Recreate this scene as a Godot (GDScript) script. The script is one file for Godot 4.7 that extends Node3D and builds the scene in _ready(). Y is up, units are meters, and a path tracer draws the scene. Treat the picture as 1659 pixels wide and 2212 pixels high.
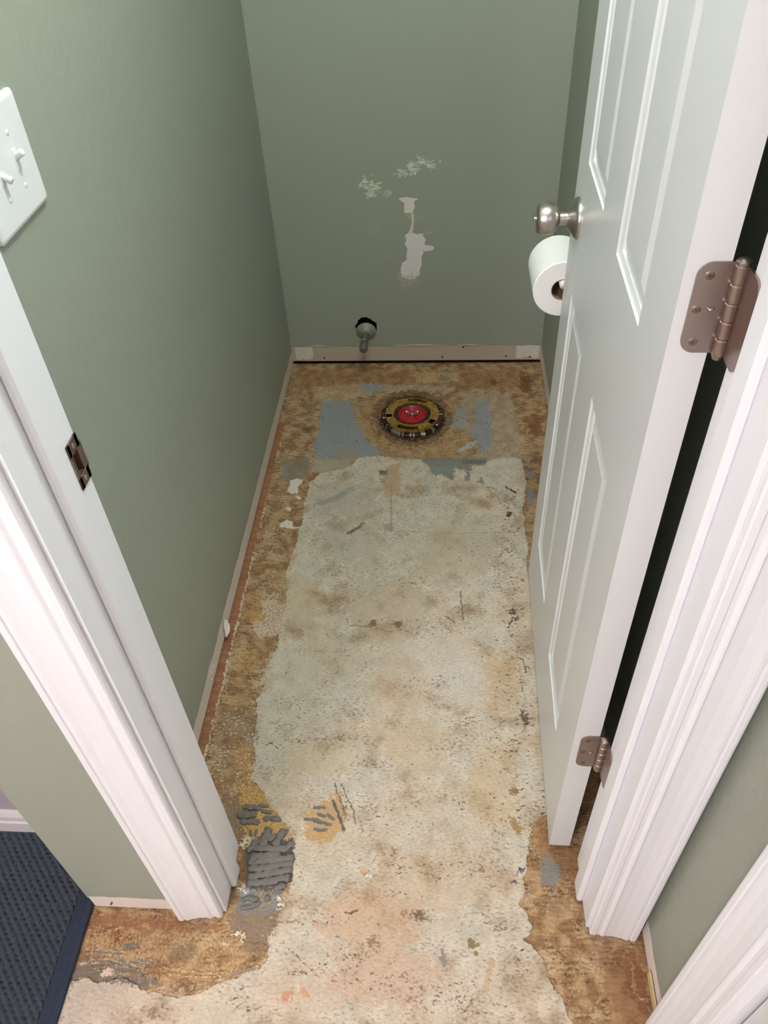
extends Node3D
# A small toilet room seen from the doorway: bare floor after the toilet has been taken out.
# World: x to the right, y up, z towards the viewer, metres. The floor's worn top is y = 0.

const LEFT := -0.51        # painted face of the toilet room's left wall
const RIGHT := 0.335
const BACK := -2.297
const FRONT := -0.505      # hall side of the wall with the doorway
const INNER := -0.62       # toilet side of that wall
const HALL_RIGHT := 0.357
const TOP := 2.44
const JAMB_LEFT := -0.38
const JAMB_RIGHT := 0.26

var mat := {}
var used_names := {}

func _ready() -> void:
	# ---- camera
	var cam := Camera3D.new()
	cam.name = "camera"
	cam.position = Vector3(0, 1.5, 0)
	cam.rotation = Vector3(-0.76257, 0.098247, -0.060958)
	cam.fov = 66.292
	cam.near = 0.02
	add_child(cam)
	cam.current = true
	# ---- environment
	var env := Environment.new()
	env.background_mode = Environment.BG_COLOR
	env.background_color = Color(0.0, 0.0, 0.0)
	env.tonemap_mode = Environment.TONE_MAPPER_LINEAR
	env.tonemap_exposure = 1.0
	env.sdfgi_enabled = true
	env.ssao_enabled = true
	env.ssil_enabled = true
	var we := WorldEnvironment.new()
	we.name = "environment"
	we.environment = env
	add_child(we)
	# ---- lamps (positions of the two ceiling fittings; their lights are made with them)
	make_materials()
	ceiling_lamp(Vector3(0.05, TOP, -0.94), Color(0.945, 0.98, 0.98), 0.95, "white glass dome lamp on the toilet room ceiling")
	vanity_lamp(Vector3(-1.25, 2.0, 1.75), Color(0.99, 0.97, 1.0), 0.84, "bar of three glass globe lamps on the wall behind the viewer")
	# ---- structure
	make_floor()
	make_walls()
	make_door_frame()
	make_side_door()
	make_open_door()
	# ---- things
	make_rug()
	make_flange()
	make_test_plug()
	make_supply_pipe()
	make_toilet_roll()
	make_switch()

const SHEET_OUTLINE :=  [279, 634, 307, 584, 395, 551, 432, 495, 472, 505, 496, 510, 549, 516, 619, 526, 707, 515, 793, 522, 844, 504, 900, 517, 900, 557, 899, 659, 887, 736, 887, 826, 884, 911, 883, 952, 920, 1120, 935, 1400, 930, 1560, 874, 1596, 853, 1615, 835, 1653, 827, 1684, 818, 1719, 823, 1744, 806, 1768, 821, 1784, 828, 1807, 810, 1827, 833, 1845, 844, 1863, 846, 1880, 856, 1902, 872, 1925, 882, 1948, 905, 2048, 0, 2048, 0, 1945, 14, 1926, 50, 1920, 132, 1922, 155, 1934, 211, 1941, 251, 1937, 272, 1927, 305, 1911, 343, 1890, 365, 1880, 359, 1842, 371, 1811, 373, 1778, 386, 1765, 388, 1748, 389, 1726, 386, 1692, 381, 1665, 362, 1633, 335, 1610, 310, 1576, 277, 1547, 277, 1498, 267, 1466, 264, 1409, 253, 1357, 265, 1338, 260, 1291, 273, 1236, 276, 1167, 279, 1094, 269, 1003, 270, 921, 278, 851, 283, 788, 282, 702]
const STAMP_SHAPES := [
	[164,46,937,48,960,149,180,162],
	[231,141,393,123,443,183,344,221,241,220],
	[571,52,729,64,722,115,578,124],
	[710,184,889,185,905,510,793,518,820,368],
	[258,220,765,223,758,510,496,515,461,454,327,487],
	[270,220,366,221,385,305,406,359,444,445,495,495,464,507,293,520,269,445,282,377],
	[341,475,378,470,389,483,463,491,479,499,344,499],
	[387,122,463,123,471,168,420,177,389,153],
	[463,128,716,145,693,170,477,168],
	[771,223,810,223,817,315,819,394,817,445,800,486,769,486,775,445,750,394,768,333],
	[704,241,745,242,753,297,741,351,692,342,709,306],
	[682,315,752,333,745,377,671,368],
	[707,478,754,453,757,461,712,486],
	[717,466,760,445,762,453,722,475],
	[726,455,765,436,767,445,731,463],
	[736,443,770,428,773,436,741,451],
	[511,511,784,502,865,510,798,526,620,526],
	[283,520,397,515,396,555,275,583],
	[188,516,272,512,271,591,259,614,198,614],
	[187,550,204,546,209,618,198,623],
	[216,361,253,366,257,390,223,388],
	[225,612,246,606,263,614,253,635,253,671,234,673,220,663,224,643],
	[223,792,238,776,256,791,261,815,221,808],
	[229,727,243,727,245,744,233,742],
	[248,675,268,691,265,699,247,683],
	[259,806,279,806,278,811,260,811],
	[926,56,961,102,954,189,920,184],
	[918,303,978,303,969,410,929,401],
	[824,106,847,106,845,137,825,137],
	[655,76,687,82,693,111,658,108],
	[906,571,935,567,930,596,906,596],
	[903,646,926,646,919,717,905,717],
	[699,316,681,389,636,441,575,459,512,441,463,389,441,315,454,239,499,180,566,159,633,181,682,240],
	[677,318,669,364,647,401,614,426,575,435,536,426,502,401,477,364,466,318,472,271,493,230,527,203,568,193,610,203,646,231,669,272],
	[183,1045,224,1044,237,1133,196,1137,183,1101],
	[209,1139,228,1095,217,1095,219,1070,243,1064,278,1077,284,1143,271,1175,239,1186,207,1161],
	[197,1044,266,1043,264,1060,236,1061],
	[194,1101,229,1101,235,1128,224,1136,197,1131],
	[186,1223,227,1217,231,1282,191,1271],
	[240,1227,266,1224,267,1276,247,1272],
	[256,1319,268,1321,269,1337,259,1338],
	[175,1379,256,1381,270,1460,184,1467],
	[225,1461,265,1472,277,1559,241,1560],
	[176,1475,216,1482,226,1561,204,1562],
	[265,1493,278,1492,287,1555,272,1540],
	[223,1577,247,1576,270,1598,278,1659,257,1663],
	[243,1558,294,1558,322,1591,352,1631,372,1659,323,1658,282,1656,267,1593],
	[275,1663,295,1662,297,1672,286,1684,280,1682],
	[279,1685,290,1688,309,1762,292,1757],
	[290,1752,309,1754,312,1763,305,1775,294,1770],
	[290,1693,300,1672,340,1660,382,1669,388,1700,385,1744,371,1758,307,1762],
	[290,1764,374,1758,376,1800,296,1804],
	[326,1769,356,1762,360,1789,334,1789],
	[284,1804,376,1793,371,1812,370,1834,352,1849,330,1847,292,1835],
	[315,1844,357,1842,359,1868,322,1870],
	[365,1773,376,1773,377,1780,368,1780],
	[369,1785,381,1786,376,1793,371,1792],
	[293,1835,305,1833,307,1841,296,1842],
	[307,1842,322,1836,319,1845,310,1849],
	[23,1814,123,1813,192,1813,210,1825,219,1830,272,1822,280,1833,206,1838,31,1839],
	[16,1839,205,1836,298,1839,312,1872,217,1884,31,1881],
	[48,1873,75,1873,104,1875,106,1882,50,1879],
	[26,1888,94,1887,162,1889,164,1896,28,1895],
	[22,1900,86,1899,151,1901,153,1910,25,1908],
	[25,1907,50,1908,76,1912,79,1922,29,1917],
	[79,1914,132,1914,187,1917,189,1926,82,1923],
	[21,1918,30,1918,39,1920,41,1926,24,1924],
	[104,1859,115,1860,128,1866,131,1875,107,1869],
	[194,1861,243,1857,231,1879,207,1893,189,1879],
	[75,1901,96,1902,102,1913,79,1914],
	[35,1892,52,1893,51,1898,36,1898],
	[147,1896,310,1885,340,1894,296,1911,191,1915],
	[202,1919,271,1916,251,1925,212,1931],
	[297,1834,308,1836,304,1841],
	[279,1855,288,1856,286,1862],
	[311,1843,318,1844,315,1848],
	[58,1835,69,1837,66,1844,61,1846],
	[84,1852,96,1851,95,1863,86,1862],
	[103,1847,118,1849,115,1853,107,1853],
	[74,1844,89,1843,90,1848,76,1848],
	[916,1824,1019,1835,1015,1944,953,1947,940,1853],
	[983,1836,1010,1838,1009,1934,988,1924],
	[987,1846,995,1848,994,1900,989,1902],
	[844,1606,876,1598,871,1656,925,1660,918,1719,854,1678],
	[852,1699,877,1686,890,1706,872,1736,852,1725],
	[851,1675,881,1677,877,1689,853,1690],
	[861,1756,890,1760,881,1785,862,1778],
	[640,1803,628,1831,593,1851,545,1860,495,1856,457,1838,441,1812,451,1784,486,1761,537,1752,589,1757,626,1776],
	[681,1890,668,1912,631,1929,581,1936,530,1933,492,1920,476,1899,487,1877,524,1860,577,1852,629,1855,668,1870],
	[532,1911,521,1932,489,1949,443,1956,395,1953,359,1940,342,1919,351,1898,384,1880,432,1873,481,1876,518,1890],
	[793,1725,774,1754,728,1777,665,1787,602,1782,555,1763,536,1735,552,1705,599,1681,665,1670,730,1676,777,1696],
	[822,1543,812,1587,790,1618,763,1631,736,1620,717,1590,711,1547,719,1501,741,1466,770,1452,798,1464,817,1498],
	[683,1455,674,1487,650,1511,616,1520,583,1513,557,1491,546,1459,554,1426,578,1401,613,1391,648,1399,674,1423],
	[500,1493,491,1514,465,1530,427,1536,388,1532,358,1518,344,1498,352,1476,379,1459,418,1452,458,1457,488,1472],
	[363,1071,361,1115,344,1147,317,1159,287,1148,262,1117,247,1074,248,1028,264,994,293,980,324,993,350,1026],
	[639,1095,627,1145,591,1181,543,1195,492,1183,453,1149,435,1099,445,1047,480,1008,532,992,586,1006,625,1044],
	[843,1302,834,1344,816,1374,793,1385,771,1375,755,1346,751,1304,758,1261,777,1228,801,1215,824,1227,840,1259],
	[805,908,788,956,749,991,696,1005,644,993,604,959,589,911,602,860,642,822,698,807,753,820,792,858],
	[513,861,504,904,475,934,433,946,390,936,356,906,339,864,346,820,375,787,419,774,464,786,499,818],
	[491,1236,480,1268,447,1292,401,1301,352,1294,313,1272,296,1240,304,1207,337,1181,386,1171,437,1179,475,1203],
	[748,1229,735,1268,704,1296,663,1307,621,1298,590,1271,577,1233,587,1194,618,1163,662,1151,706,1161,737,1190],
	[776,1304,767,1334,744,1356,714,1365,683,1358,661,1337,652,1307,661,1276,684,1252,715,1243,747,1251,769,1273],
	[381,1314,379,1368,362,1407,333,1422,301,1409,272,1371,254,1318,253,1261,270,1217,301,1200,336,1216,365,1258],
	[491,699,479,737,444,764,393,774,341,765,299,738,280,700,290,661,326,632,379,621,433,631,474,660],
	[858,822,839,857,794,882,733,892,673,884,628,860,611,826,627,790,673,763,736,752,799,762,843,787],
	[632,1308,624,1356,603,1390,573,1403,543,1392,518,1359,507,1311,512,1261,533,1222,565,1207,598,1221,622,1258],
	[205,1953,197,1967,168,1978,127,1984,82,1982,47,1974,31,1961,38,1947,66,1935,110,1930,155,1932,190,1940],
	[386,1945,376,1959,344,1970,298,1976,250,1975,214,1966,198,1954,207,1939,239,1928,286,1922,335,1924,372,1932],
	[797,1913,783,1934,749,1950,704,1957,658,1954,624,1941,611,1921,623,1900,658,1883,705,1875,752,1879,786,1893],
	[513,1667,508,1689,490,1706,464,1712,437,1708,416,1693,406,1671,410,1648,428,1630,455,1623,483,1628,504,1644],
	[754,1631,739,1658,700,1679,647,1688,594,1683,554,1665,538,1639,551,1610,591,1588,646,1578,701,1584,740,1604],
	[344,1580,378,1582,408,1606,400,1621,369,1602],
	[401,1623,414,1597,446,1578,462,1567,478,1598,479,1642,470,1652,439,1670,405,1658,397,1645],
	[600,516,620,511,799,515,792,544,750,546,744,614,732,614,733,563,716,568,700,546,699,619,682,602,657,585,646,598,632,577,621,547],
	[632,551,691,551,696,589,655,585,638,581],
	[728,522,731,522,729,540,726,540],
	[735,522,739,522,737,540,733,540],
	[742,522,746,522,744,539,740,540],
	[749,522,753,522,751,539,747,539],
	[756,522,760,522,758,539,754,539],
	[763,522,767,522,765,539,761,539],
	[771,522,774,522,772,539,768,539],
	[778,522,781,522,779,539,775,539],
	[785,522,788,522,786,539,782,539],
	[792,522,795,522,793,539,789,539],
	[768,597,782,601,784,630,770,626],
	[614,623,633,644,623,688,617,652],
	[505,549,546,540,549,673,496,689,502,612],
	[478,570,503,570,504,591,487,592],
	[484,604,502,608,501,629,489,625],
	[321,699,358,686,411,638,415,650,391,690,340,718,292,726],
	[409,831,452,785,455,793,422,835],
	[502,799,533,792,532,824,509,821],
	[843,745,856,745,853,764,843,762],
	[845,722,854,726,851,737,846,735],
	[843,634,874,662,871,667,861,660,843,642],
	[794,1604,807,1608,827,1626,823,1640,810,1638],
	[750,1856,760,1857,746,1913,736,1917],
	[556,1839,554,1845,548,1848,541,1845,538,1840,541,1834,547,1831,553,1833],
	[731,1836,728,1842,722,1845,716,1843,713,1837,716,1831,722,1828,728,1830],
	[635,1794,633,1799,628,1802,623,1800,620,1795,622,1790,628,1788,633,1789],
	[820,1707,818,1711,815,1713,811,1711,810,1708,812,1704,815,1702,819,1704],
	[807,1728,805,1731,802,1732,800,1731,798,1728,800,1725,803,1724,806,1725],
	[528,1865,527,1868,523,1870,519,1869,517,1865,518,1862,522,1860,526,1861],
	[584,1680,582,1685,577,1687,572,1686,569,1681,571,1676,576,1673,581,1675],
	[822,1553,819,1559,813,1562,808,1560,805,1553,808,1547,814,1544,820,1547],
	[410,1732,410,1735,407,1736,405,1735,403,1733,404,1730,406,1729,409,1730],
	[536,1727,535,1730,531,1732,528,1731,526,1727,527,1724,531,1722,535,1723],
	[527,1720,526,1724,522,1726,519,1724,517,1721,518,1717,522,1715,525,1717],
	[634,1836,632,1840,629,1841,625,1840,624,1837,625,1834,629,1832,632,1833],
	[427,1917,426,1920,422,1921,419,1920,417,1918,418,1915,421,1913,425,1914],
	[675,1862,673,1866,669,1867,666,1866,664,1863,665,1859,669,1857,673,1859],
	[192,1967,191,1971,187,1973,182,1972,179,1968,180,1964,184,1962,189,1964],
	[605,1791,604,1794,600,1796,597,1794,595,1791,597,1788,600,1786,604,1788],
	[846,1091,844,1098,838,1101,833,1098,831,1091,834,1084,839,1081,845,1084],
	[852,1112,849,1118,844,1121,840,1118,838,1112,841,1106,846,1104,850,1106],
	[855,1395,852,1401,847,1404,841,1402,840,1395,842,1389,848,1386,853,1389],
	[849,1378,847,1383,842,1385,838,1383,837,1378,839,1374,843,1371,847,1373],
	[509,1133,507,1141,501,1145,494,1142,491,1134,493,1126,499,1122,506,1126],
	[572,1136,569,1145,562,1149,555,1146,552,1137,554,1128,561,1124,569,1127],
	[417,1930,415,1936,409,1939,402,1937,398,1931,400,1925,407,1922,414,1924],
	[442,1922,440,1927,435,1929,430,1927,427,1923,429,1918,434,1916,439,1918],
]
# each: red, green, blue, cover, ragged edge in mm, grain
const STAMP_LOOKS := [
	[150,104,62,0.45,14,0.25],
	[196,172,138,0.55,12,0.2],
	[200,172,128,0.6,10,0.2],
	[176,162,140,0.6,5,0.12],
	[172,140,96,0.35,10,0.2],
	[142,146,150,0.9,6,0.13],
	[165,140,115,0.6,3,0.1],
	[148,151,154,0.88,5,0.12],
	[176,172,165,0.55,7,0.1],
	[144,148,154,0.86,7,0.14],
	[150,154,160,0.7,11,0.2],
	[158,162,166,0.6,10,0.1],
	[172,176,180,0.85,1.5,0.05],
	[172,176,180,0.85,1.5,0.05],
	[172,176,180,0.85,1.5,0.05],
	[172,176,180,0.85,1.5,0.05],
	[146,142,128,0.7,4,0.1],
	[170,160,138,0.85,4,0.1],
	[132,122,108,0.75,6,0.2],
	[140,140,138,0.7,5,0.1],
	[98,74,48,0.6,5,0.2],
	[222,212,200,0.95,2,0.05],
	[222,212,200,0.95,2,0.05],
	[222,212,200,0.95,2,0.05],
	[222,212,200,0.95,2,0.05],
	[222,212,200,0.95,2,0.05],
	[108,68,38,0.75,12,0.25],
	[122,74,36,0.6,14,0.25],
	[92,76,62,0.8,4,0.1],
	[130,122,115,0.7,6,0.1],
	[140,142,148,0.8,5,0.1],
	[136,138,144,0.85,5,0.1],
	[96,64,36,0.55,14,0.3],
	[44,28,18,0.8,7,0.3],
	[176,130,72,0.5,8,0.2],
	[205,188,170,0.72,9,0.25],
	[206,192,172,0.6,9,0.2],
	[184,146,84,0.85,4,0.1],
	[190,154,94,0.5,9,0.2],
	[150,96,55,0.5,7,0.2],
	[132,80,44,0.7,4,0.2],
	[140,116,92,0.55,12,0.4],
	[190,146,84,0.45,9,0.2],
	[170,150,118,0.5,12,0.35],
	[205,185,160,0.6,8,0.2],
	[142,120,98,0.75,6,0.2],
	[198,158,96,0.8,4,0.18],
	[226,212,190,0.9,6,0.12],
	[134,94,56,0.8,5,0.2],
	[228,216,198,0.9,6,0.12],
	[92,88,84,0.97,3,0.1],
	[128,130,134,0.85,6,0.15],
	[150,132,106,0.75,8,0.2],
	[136,116,98,0.85,6,0.15],
	[132,110,88,0.7,8,0.15],
	[226,216,198,0.9,4,0.08],
	[226,216,198,0.9,4,0.08],
	[226,216,198,0.9,4,0.08],
	[226,216,198,0.9,4,0.08],
	[150,104,70,0.65,8,0.15],
	[176,146,104,0.5,12,0.3],
	[122,116,106,0.88,3,0.12],
	[122,116,106,0.88,3,0.12],
	[122,116,106,0.88,3,0.12],
	[122,116,106,0.88,3,0.12],
	[122,116,106,0.88,3,0.12],
	[122,116,106,0.88,3,0.12],
	[122,116,106,0.88,3,0.12],
	[128,112,84,0.7,9,0.25],
	[222,200,182,0.95,3,0.06],
	[216,196,170,0.8,3,0.06],
	[184,150,104,0.5,9,0.25],
	[112,86,62,0.55,8,0.3],
	[222,210,176,0.9,3,0.05],
	[222,210,176,0.9,3,0.05],
	[222,210,176,0.9,3,0.05],
	[120,62,34,0.75,4,0.15],
	[120,62,34,0.75,4,0.15],
	[120,62,34,0.75,4,0.15],
	[120,62,34,0.75,4,0.15],
	[140,98,64,0.5,14,0.2],
	[128,82,50,0.55,9,0.15],
	[196,160,128,0.6,3,0.1],
	[146,104,64,0.6,9,0.2],
	[128,126,122,0.92,4,0.08],
	[132,126,116,0.8,5,0.1],
	[130,104,82,0.6,9,0.2],
	[199,159,126,0.5,22,0.14],
	[197,158,128,0.5,22,0.14],
	[200,171,146,0.45,22,0.14],
	[197,171,139,0.35,22,0.14],
	[197,171,130,0.4,22,0.14],
	[197,172,132,0.4,22,0.14],
	[195,174,137,0.35,22,0.14],
	[191,171,135,0.4,22,0.14],
	[186,163,132,0.35,22,0.14],
	[189,161,119,0.5,22,0.14],
	[176,159,133,0.35,22,0.14],
	[172,165,150,0.35,22,0.14],
	[199,182,158,0.4,22,0.14],
	[206,195,180,0.5,22,0.14],
	[208,199,186,0.5,22,0.14],
	[206,197,180,0.5,22,0.14],
	[169,159,145,0.4,22,0.14],
	[182,171,148,0.35,22,0.14],
	[195,174,148,0.4,22,0.14],
	[200,178,158,0.5,22,0.14],
	[204,182,159,0.4,22,0.14],
	[206,189,172,0.5,22,0.14],
	[200,178,145,0.35,22,0.14],
	[204,191,172,0.4,22,0.14],
	[191,165,126,0.45,9,0.15],
	[190,148,96,0.75,7,0.2],
	[126,122,112,0.9,4,0.15],
	[136,142,144,0.7,5,0.1],
	[84,78,70,0.8,1,0.1],
	[84,78,70,0.8,1,0.1],
	[84,78,70,0.8,1,0.1],
	[84,78,70,0.8,1,0.1],
	[84,78,70,0.8,1,0.1],
	[84,78,70,0.8,1,0.1],
	[84,78,70,0.8,1,0.1],
	[84,78,70,0.8,1,0.1],
	[84,78,70,0.8,1,0.1],
	[84,78,70,0.8,1,0.1],
	[118,116,108,0.8,4,0.1],
	[150,156,158,0.6,5,0.1],
	[176,144,108,0.62,7,0.15],
	[100,88,72,0.85,4,0.1],
	[140,122,104,0.6,4,0.1],
	[142,142,136,0.6,7,0.3],
	[110,90,70,0.65,3,0.2],
	[164,134,110,0.6,6,0.2],
	[66,52,38,0.9,3,0.1],
	[84,68,50,0.8,3,0.1],
	[72,56,44,0.8,2,0.1],
	[166,132,86,0.85,3,0.15],
	[191,158,122,0.7,2,0.1],
	[142,116,88,0.85,4,0.2],
	[136,110,76,0.85,4,0.2],
	[110,86,64,0.85,4,0.2],
	[72,72,78,0.85,4,0.2],
	[84,84,90,0.85,4,0.2],
	[118,94,72,0.85,4,0.2],
	[150,122,92,0.85,4,0.2],
	[132,96,78,0.85,4,0.2],
	[150,118,60,0.85,4,0.2],
	[221,213,206,0.85,4,0.2],
	[199,148,111,0.85,4,0.2],
	[223,215,210,0.85,4,0.2],
	[221,212,204,0.85,4,0.2],
	[110,112,120,0.85,4,0.2],
	[140,112,92,0.85,4,0.2],
	[150,118,84,0.85,4,0.2],
	[80,64,46,0.85,4,0.2],
	[72,58,40,0.85,4,0.2],
	[76,62,48,0.85,4,0.2],
	[96,80,62,0.85,4,0.2],
	[120,92,62,0.85,4,0.2],
	[112,88,62,0.85,4,0.2],
	[196,142,110,0.85,4,0.2],
	[206,150,116,0.85,4,0.2],
]
# each: from x, from z, to x, to z, width, red, green, blue
const STROKES := [
	[401,1625,426,1627,6,112,112,110],
	[421,1626,452,1634,6,112,112,110],
	[416,1600,435,1602,6,112,112,110],
	[419,1612,438,1617,6,112,112,110],
	[418,1644,443,1645,6,112,112,110],
	[418,1629,435,1630,6,112,112,110],
	[444,1613,454,1623,6,112,112,110],
	[450,1585,467,1619,5,96,96,96],
	[467,1619,479,1644,5,96,96,96],
	[450,1549,458,1567,3,120,112,100],
	[458,1567,480,1615,3,120,112,100],
	[464,1552,492,1603,3,140,128,112],
	[492,1603,501,1631,3,140,128,112],
	[488,1794,502,1795,3,120,92,62],
	[502,1795,516,1792,3,120,92,62],
	[374,1816,392,1816,2,150,124,98],
	[392,1816,408,1812,2,150,124,98],
	[384,1845,411,1866,1.5,150,124,98],
	[411,1866,460,1902,1.5,140,114,92],
	[713,1026,715,1071,3,120,110,104],
	[715,1071,719,1118,3,120,110,104],
	[437,1124,444,1142,2,130,108,86],
	[444,1142,501,1146,2,130,108,86],
	[501,1018,587,1003,1.5,150,132,112],
	[672,1108,687,1119,2.5,120,92,64],
	[687,1119,703,1133,2.5,120,92,64],
	[410,834,452,800,4,104,84,66],
	[288,723,339,708,2,140,130,118],
	[339,708,395,668,2,140,130,118],
	[301,1462,315,1467,2,110,92,74],
	[315,1467,323,1472,2,110,92,74],
	[295,1468,306,1460,2,110,92,74],
	[530,822,700,827,2.5,178,158,132],
	[700,827,881,819,2.5,178,158,132],
	[521,642,530,822,3,170,142,116],
	[852,1234,857,1269,2,96,76,58],
	[845,1260,846,1316,1.5,110,92,74],
	[826,1225,852,1231,2,110,92,74],
	[825,1141,835,1112,3,96,76,58],
	[838,1364,841,1387,2,90,72,54],
	[841,1387,855,1375,2,90,72,54],
	[830,1151,880,1151,1.2,140,120,100],
	[716,1827,728,1851,6,140,118,84],
	[671,1850,673,1874,5,150,138,128],
	[36,1875,96,1875,1.5,214,190,150],
	[96,1875,169,1889,1.5,214,190,150],
	[41,1881,98,1882,1.5,214,190,150],
	[98,1882,161,1893,1.5,214,190,150],
	[48,1889,101,1891,1.5,214,190,150],
	[101,1891,150,1900,1.5,214,190,150],
	[52,1894,103,1897,1.5,214,190,150],
	[103,1897,143,1904,1.5,214,190,150],
	[61,1905,107,1909,1.5,214,190,150],
	[107,1909,128,1913,1.5,214,190,150],
	[176,1895,245,1900,1.5,128,98,66],
	[245,1900,305,1900,1.5,128,98,66],
	[305,1900,349,1891,1.5,128,98,66],
	[182,1898,246,1903,1.5,212,184,140],
	[246,1903,306,1901,1.5,212,184,140],
	[306,1901,345,1892,1.5,212,184,140],
	[193,1904,247,1907,1.5,128,98,66],
	[247,1907,306,1904,1.5,128,98,66],
	[306,1904,336,1894,1.5,128,98,66],
	[200,1908,248,1910,1.5,212,184,140],
	[248,1910,307,1905,1.5,212,184,140],
	[307,1905,330,1896,1.5,212,184,140],
	[305,1910,310,1903,4,150,132,112],
	[310,1903,322,1898,4,150,132,112],
	[322,1898,356,1889,4,150,132,112],
]
const RIDGES := [
	[[-0.3576,-0.6079,-0.3304,-0.6105,-0.2989,-0.6165],7],
	[[-0.3588,-0.5968,-0.3367,-0.6,-0.313,-0.6033,-0.2722,-0.6103],7],
	[[-0.3564,-0.5836,-0.3299,-0.5885,-0.3034,-0.5934,-0.2724,-0.6009],7],
	[[-0.3541,-0.5714,-0.3247,-0.5764,-0.2939,-0.5837,-0.2722,-0.5877],7],
	[[-0.3535,-0.5592,-0.3255,-0.5626,-0.3011,-0.5681,-0.2759,-0.5744],7],
	[[-0.3015,-0.5508,-0.2912,-0.5557,-0.2805,-0.5576],5],
	[[-0.3667,-0.6219,-0.3461,-0.6259,-0.3166,-0.6254,-0.2872,-0.6249],7],
	[[-0.3399,-0.6278,-0.3334,-0.6476,-0.3281,-0.666],8],
	[[-0.3139,-0.6287,-0.3066,-0.6453,-0.2995,-0.6637],8],
	[[-0.29,-0.6216,-0.2849,-0.6314,-0.279,-0.6414],6],
	[[-0.3597,-0.6287,-0.3478,-0.6356,-0.3404,-0.6408],6],
	[[-0.3255,-0.6397,-0.3216,-0.6464,-0.3139,-0.6499],5],
	[[-0.3893,-0.7074,-0.3719,-0.7054,-0.3513,-0.7044],6],
	[[-0.3978,-0.6898,-0.3775,-0.6897,-0.3592,-0.6912],8],
	[[-0.3445,-0.684,-0.3329,-0.6853,-0.309,-0.6827],5],
	[[-0.3902,-0.6764,-0.37,-0.6763,-0.3498,-0.6762],5],
	[[-0.3504,-0.6992,-0.3279,-0.6957],3],
	[[-0.3673,-0.6613,-0.3616,-0.6482],3],
	[[-0.354,-0.6617,-0.355,-0.6484],3],
	[[-0.3593,-0.7111,-0.3385,-0.7092],3],
	[[-0.3606,-0.5299,-0.344,-0.5335,-0.328,-0.5312],4],
	[[-0.3594,-0.5153,-0.3427,-0.5175,-0.3239,-0.5255],4],
	[[-0.3171,-0.5316,-0.307,-0.5364],5],
	[[-0.3007,-0.5456,-0.2837,-0.5477],4],
]
const WALL_PATCHES := [
	[[383,575,403,576,438,571,428,563,426,529,399,530,398,558],232,222,212,0.97,1],
	[[399,530,426,529,427,521,459,516,429,511,423,509,399,516],190,186,160,0.6,3],
	[[420,528,427,524,422,466,406,463,416,485],220,214,190,0.92,1],
	[[397,458,413,466,454,464,458,430,473,427,485,419,482,410,453,409,448,382,441,335,425,315,384,322,386,373,405,386,403,428],230,224,224,0.97,1.5],
	[[381,333,438,332,431,287,418,291,412,308,396,277,381,281],190,180,172,0.6,7],
	[[420,670,443,675,439,636,422,639],222,222,210,0.92,5],
	[[432,694,460,694,454,680,503,675,500,662,480,652,457,672,417,670,443,680],222,222,210,0.88,5],
	[[382,657,414,656,410,636,384,636],214,214,196,0.8,6],
	[[272,631,306,639,299,619,329,621,318,584,296,571,290,584,295,622,279,603],224,222,200,0.92,5],
	[[330,592,354,600,359,583,329,576],216,214,196,0.75,6],
	[[288,481,307,493,325,477,300,471],178,178,160,0.5,6],
	[[346,397,374,393,373,376,351,377],176,170,152,0.5,6],
	[[363,442,397,460,394,444,372,435],176,176,156,0.4,6],
	[[551,534,583,527,581,506,557,510],168,172,152,0.25,6],
	[[443,465,482,473,479,466,455,460],190,190,172,0.6,3],
	[[230,910,258,917,259,905,235,903],170,176,156,0.35,8],
]
# each: middle x, middle z, half width, half depth, how many flecks, tone 0 brown to 1 grey
const FLECK_CLUSTERS := [
	[313,641,61,28,24],
	[460,810,75,21,24],
	[420,1055,18,33,24],
	[640,1138,77,25,24],
	[380,1218,82,18,24],
	[595,1302,31,17,24],
	[663,1301,36,24,24],
	[345,1363,62,16,24],
	[471,1383,46,16,24],
	[723,1399,30,20,24],
	[710,1586,18,28,24],
	[596,717,77,47,24],
	[789,988,58,46,24],
	[563,1759,51,8,24],
	[780,1805,32,9,24],
	[419,1895,24,7,24],
	[208,1408,41,39,50],
	[198,1481,25,43,40],
	[261,1446,30,33,24],
	[250,1522,30,31,20],
	[239,1563,19,29,16],
	[215,830,38,71,24],
	[212,966,30,80,20],
	[220,1118,28,58,20],
	[873,733,15,111,30],
	[842,1105,16,57,34],
	[840,1395,13,67,40],
	[846,1265,12,75,26],
	[529,1140,66,25,60],
	[651,1151,66,22,50],
	[718,1094,45,29,30],
	[520,1502,34,14,40],
	[437,1446,69,9,40],
	[358,1454,30,9,16],
	[617,1550,28,39,20],
	[475,1594,13,38,26],
	[517,1592,28,23,26],
	[628,1796,29,11,40],
	[578,1708,69,25,50],
	[673,1713,69,33,50],
	[742,1710,35,25,40],
	[528,1861,49,22,50],
	[611,1908,70,28,70],
	[712,1917,70,34,80],
	[483,1892,64,21,40],
	[800,1864,32,28,40],
	[332,1948,47,16,26],
	[161,1965,47,12,16],
	[254,701,53,38,20],
	[354,881,61,51,30],
	[801,715,51,112,30],
	[673,619,79,60,26],
	[293,794,51,54,24],
	[424,978,72,32,24],
	[603,991,105,47,40],
	[757,892,72,50,30],
	[332,1410,40,34,22],
	[693,1444,58,32,24],
	[770,1463,38,42,24],
	[458,1811,50,15,24],
	[781,1621,36,37,26],
	[574,1628,72,28,30],
]

# ------------------------------------------------------------------ helpers
func paint(color: Color, rough := 0.6, metal := 0.0) -> StandardMaterial3D:
	var m := StandardMaterial3D.new()
	m.albedo_color = color
	m.roughness = rough
	m.metallic = metal
	return m

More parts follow.
